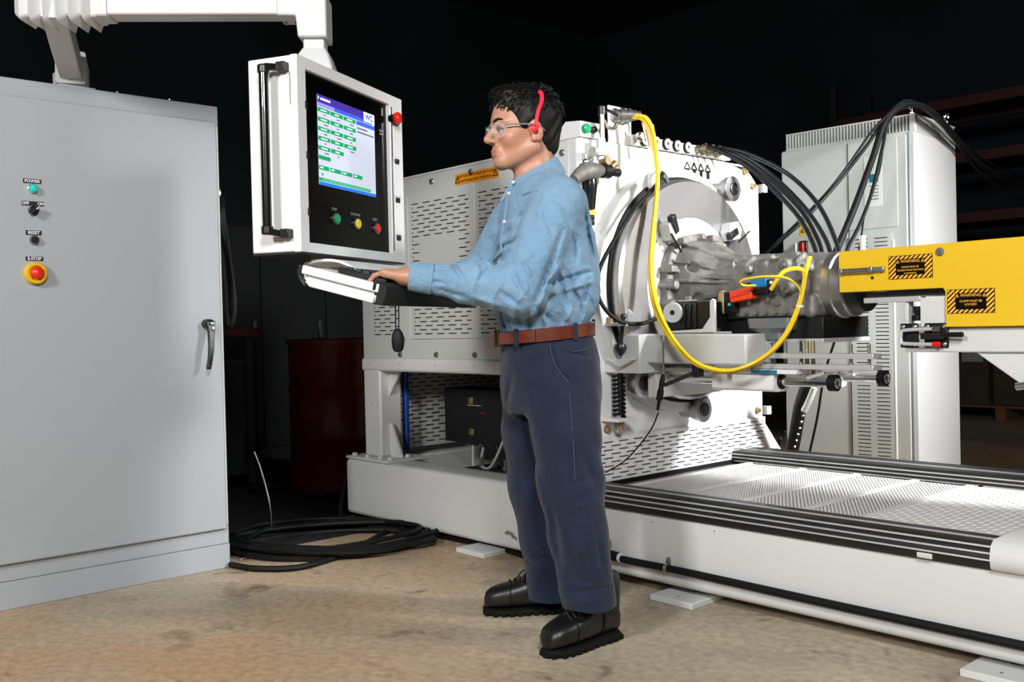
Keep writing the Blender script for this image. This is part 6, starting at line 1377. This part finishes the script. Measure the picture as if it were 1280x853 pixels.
# armhole and yoke stitching
def surf(px, py, D0=2.7):                         # find the shirt surface along a sight line, for stitching that lies on it
    d0 = np.array([J(px, py, D0+.003*i) for i in range(240)], np.float32); v = shirt_sdf(d0); i = int(np.argmax(v < 0)); return ln(d0[max(i-1, 0)])
for pts in ([(660, 237), (676, 240), (694, 252), (706, 264), (712, 272)], [(640, 254), (650, 246), (662, 240), (672, 238)], [(716, 285), (720, 305), (722, 325)]):
    PP('seam', MB().tube([surf(x, y) for x, y in pts], .0010, 5, sub=5), M_SEAM, shirt)
# ---- trousers
TROWS = [(404, 625, 730, .155), (425, 626, 742, .168), (450, 625, 748, .178), (480, 626, 750, .185), (505, 628, 751, .18)]
QZ, QC, QX, QY = [], [], [], []
for y_, f_, b_2, ry in TROWS:
    a, b = J(f_, y_, 3.2), J(b_2, y_, 3.24); c = (a+b)/2; hwid = (b[0]-a[0])/2
    QZ.append(c[2]); QC.append(c[0]); QY.append(ry); QX.append(math.sqrt(max(hwid**2-(ry*math.sin(PSI))**2, .002))/math.cos(PSI))
o_ = np.argsort(QZ); QZ, QC, QX, QY = (np.array(v)[o_] for v in (QZ, QC, QX, QY))
TF = [(688, 428, 697, 462, .005, .005), (697, 462, 712, 478, .005, .005), (656, 520, 668, 580, .007, .012), (690, 640, 700, 700, .009, .014), (668, 590, 690, 660, -.006, .012), (702, 716, 740, 722, .008, .009), (715, 734, 762, 728, .008, .009), (700, 742, 735, 745, -.006, .008),
      (725, 560, 745, 610, .006, .016), (715, 600, 748, 592, .006, .012), (720, 630, 750, 622, -.006, .012), (662, 480, 690, 500, .004, .014), (640, 470, 632, 520, .005, .010), (664, 705, 690, 725, .006, .009), (660, 722, 685, 735, -.005, .008), (712, 660, 730, 700, -.007, .014), (742, 650, 752, 710, .006, .010), (700, 440, 738, 446, .004, .007), (706, 480, 725, 745, -.0022, .004)]
TSEG = [(J(a, b, 3.05), J(c, d_, 3.05), A, w) for a, b, c, d_, A, w in TF]
def trouser_sdf(P):
    z = P[:, 2]; cx = np.interp(z, QZ, QC); rx = np.interp(z, QZ, QX); ry = np.interp(z, QZ, QY); dx, dy = P[:, 0]-cx, P[:, 1]-CYY
    u = dx*BF[0]+dy*BF[1]; v = dx*BL_[0]+dy*BL_[1]
    hip = (np.sqrt((u/rx)**2+(v/ry)**2)-1)*np.minimum(rx, ry)*.9
    hip = smax(hip, QZ[0]-.03-z, .05); hip = smax(hip, z-(QZ[-1]+.002), .004)
    def leg(pts):
        d = None
        for (x, y, D, r), (x2, y2, D2, r2) in zip(pts[:-1], pts[1:]):
            c = s_cap(P, J(x, y, D), J(x2, y2, D2), r, r2); d = c if d is None else smin(d, c, .03)
        return d
    L_ = leg([(701, 478, 3.13, .108), (706, 540, 3.11, .110), (714, 605, 3.09, .100), (723, 670, 3.07, .090), (737, 760, 3.06, .084)])
    R_ = leg([(666, 478, 3.30, .104), (668, 540, 3.33, .106), (672, 605, 3.36, .098), (682, 670, 3.38, .086), (690, 748, 3.40, .080)])
    L_ = smax(L_, J(737, 758, 3.06)[2]-z, .004); R_ = smax(R_, J(690, 752, 3.4)[2]-z, .004)
    d = smin(smin(L_, R_, .012), hip, .035)
    o = np.zeros(len(P), np.float32); q = P[:, [0, 2]]
    for a, b, A, w in TSEG:
        a2, b2 = a[[0, 2]], b[[0, 2]]; ba = b2-a2; pa = q-a2; t = np.clip(pa @ ba/(ba @ ba), 0, 1); dd = np.linalg.norm(pa-t[:, None]*ba, axis=1); o += 1.6*A*np.exp(-(dd/(.9*w))**2)*np.sin(np.pi*(.12+.76*t))
    return d+o*np.clip((.2-P[:, 1])*12, 0, 1)+.0018*np.sin(P[:, 0]*47+P[:, 2]*21)*np.sin(P[:, 2]*33+P[:, 1]*29)
M_TROU = fabric('navy_twill', (22, 29, 47), (29, 37, 57), 320, .3)
tro = sdf_part('work_trousers', trouser_sdf, (-.24, -.36, .06), (.22, .40, QZ[-1]+.03), .0045, M_TROU, person, 1)
def surft(px, py, D0=2.75):
    d0 = np.array([J(px, py, D0+.003*i) for i in range(240)], np.float32); v = trouser_sdf(d0); i = int(np.argmax(v < 0)); return ln(d0[max(i-1, 0)])
M_TSEAM = mat('navy_stitching', (48, 58, 82), .8)
for pts in ([(687, 424), (689, 440), (694, 456), (702, 468), (711, 478)], [(711, 478), (714, 520), (717, 560), (719, 600)], [(715, 440), (728, 438), (741, 432)]):
    PP('seam', MB().tube([surft(x, y) for x, y in pts], .0017, 5, sub=5), M_TSEAM, tro)
# belt with buckle, tip and loops
bz0 = J(676, 415, 3.2)[2]; bcx = float(np.interp(bz0, QZ, QC))
def beltp(th, r, dz):
    rx, ry = float(np.interp(bz0, QZ, QX))+r, float(np.interp(bz0, QZ, QY))+r; u, v = rx*math.cos(th), ry*math.sin(th)
    p = _v3((bcx, CYY, bz0))+BF*u+BL_*v; p[2] += dz-.085*u-.004; return ln(p)
M_BELT = mat('brown_leather', (88, 34, 19), .32, bump=(80, .15), var=(12, .25), coat=.25)
def band(t0, t1, r0, h0, m, name, parent, n=48):
    return PP(name, MB().loft([[beltp(t, r0, -h0), beltp(t, r0+.006, -h0+.002), beltp(t, r0+.006, h0-.002), beltp(t, r0, h0), beltp(t, r0-.004, 0)] for t in np.linspace(t0, t1, n)]), m, parent, ang=50)
belt = band(0, 2*math.pi, .010, .0215, M_BELT, 'belt', person, 72)
band(.10, 1.02, .017, .020, M_BELT, 'belt_tip', belt, 20)
for t in (.62, 1.78, 3.0, 5.0): band(t, t+.075, .0245 if t < 1.1 else .017, .028, M_TROU, 'belt_loop', tro, 6)
bk_ = MB().tube([beltp(-.06, .022, -.026), beltp(-.06, .022, .026), beltp(.12, .022, .026), beltp(.12, .022, -.026)], .0045, 8, closed=True)
PP('buckle', bk_, mat('dark_brass_buckle', (104, 66, 34), .35, .7), belt)
# ---- shoes
M_SHOE = mat('black_shoe_leather', (9, 9, 10), .4, bump=(140, .12)); M_SOLE = mat('black_shoe_sole', (8, 8, 8), .8, spec=.2)
def shoe(heel, toe, label):
    heel, toe = heel.copy(), toe.copy(); heel[2] = toe[2] = 0; ax = toe-heel; Ls = float(np.linalg.norm(ax)); ax /= Ls; sd = _v3((-ax[1], ax[0], 0))
    def st_(t, w, h, z0, n=22, flat=1.0):
        c = heel+ax*(t*Ls); out = []
        for k in range(n):
            a = 2*math.pi*k/n; s2, c2 = math.sin(a), math.cos(a)
            out.append(ln(c+sd*(w*math.copysign(abs(c2)**.75, c2))+_v3((0, 0, z0+h*(.5+.5*math.copysign(abs(s2)**.8, s2))))))
        return out
    up = [st_(t, w, h, .026) for t, w, h in ((-.008, .018, .05), (.01, .032, .085), (.05, .039, .115), (.14, .042, .125), (.26, .044, .122), (.36, .046, .112), (.46, .050, .104), (.58, .052, .092), (.70, .054, .082), (.82, .053, .075), (.92, .046, .065), (.98, .034, .050), (1.005, .014, .030))]
    s_ = PP('shoe', MB().loft(up), M_SHOE, person, label=label)
    sol = [st_(t, w, .027, .0, 18) for t, w in ((-.02, .022), (.0, .036), (.05, .044), (.2, .047), (.4, .046), (.6, .053), (.75, .056), (.88, .050), (.97, .036), (1.02, .016))]
    so = PP('sole', MB().loft(sol), M_SOLE, s_)
    for k in range(11):
        t = .02+.095*k
        w = float(np.interp(t, [0, .05, .2, .4, .6, .75, .88, 1.0], [.036, .044, .047, .046, .053, .056, .050, .026]))
        for sgn in (-1, 1):
            c = heel+ax*(t*Ls)+sd*(sgn*(w-.0035)); PP('tread_lug', MB().bar(ln(c-ax*.009+_v3((0, 0, .0085))), ln(c+ax*.009+_v3((0, 0, .0085))), .008, .016), M_SOLE, so, bevel=.002)
    for tt_, w2 in ((.70, .0555), (.30, .0475)):
        rr_ = st_(tt_, w2, float(np.interp(tt_, [.3, .7], [.1195, .0835])), .0255); PP('panel_seam', MB().tube(rr_, .0022, 5, closed=True), M_SHOE, s_)
    for k in range(5):
        t = .44+.060*k; h = float(np.interp(t, [.26, .36, .46, .58, .70, .82], [.122, .112, .104, .092, .082, .075]))+.029; c = heel+ax*(t*Ls)+_v3((0, 0, h))
        PP('lace', MB().tube([ln(c-sd*.028-_v3((0, 0, .012))), ln(c+ax*.006+_v3((0, 0, .004))), ln(c+sd*.028-_v3((0, 0, .012))+ax*.012)], .0032, 6, sub=4), mat('black_lace', (24, 24, 25), .8), s_)
        for sgn in (-1, 1): PP('eyelet', MB().ball(ln(c+sd*(sgn*.030)-_v3((0, 0, .012))), .0042, 8), mat('red_eyelet', (150, 30, 20), .4) if k % 2 == 0 else M_DARKST, s_)
    tb = heel+ax*(.40*Ls)+_v3((0, 0, .140))
    PP('lace_bow', MB().tube([ln(tb), ln(tb+ax*.03+sd*.02+_v3((0, 0, .008))), ln(tb+ax*.05+sd*.03-_v3((0, 0, .02))), ln(tb+ax*.02), ln(tb+ax*.04-sd*.03), ln(tb+ax*.07-sd*.03-_v3((0, 0, .035)))], .003, 6, sub=5), mat('black_lace', (24, 24, 25), .8), s_)
    cu2 = heel+ax*(.17*Ls)
    PP('ankle_cuff', MB().loft([[ln(cu2+ax*(r*1.15*math.cos(a))+sd*(r*math.sin(a))+_v3((0, 0, z))) for a in np.linspace(0, 2*math.pi, 21)[:-1]] for z, r in ((.10, .050), (.15, .052), (.20, .052), (.215, .046))]), M_SHOE, s_)
G = lambda px, py: np.array(PMI @ on(px, py, 2, 0.0), dtype=np.float32)
shoe(G(768, 796), G(683, 823), 'near black work shoe pointing towards the viewer'); shoe(G(712, 764), G(606, 768), 'far black work shoe seen from the side')
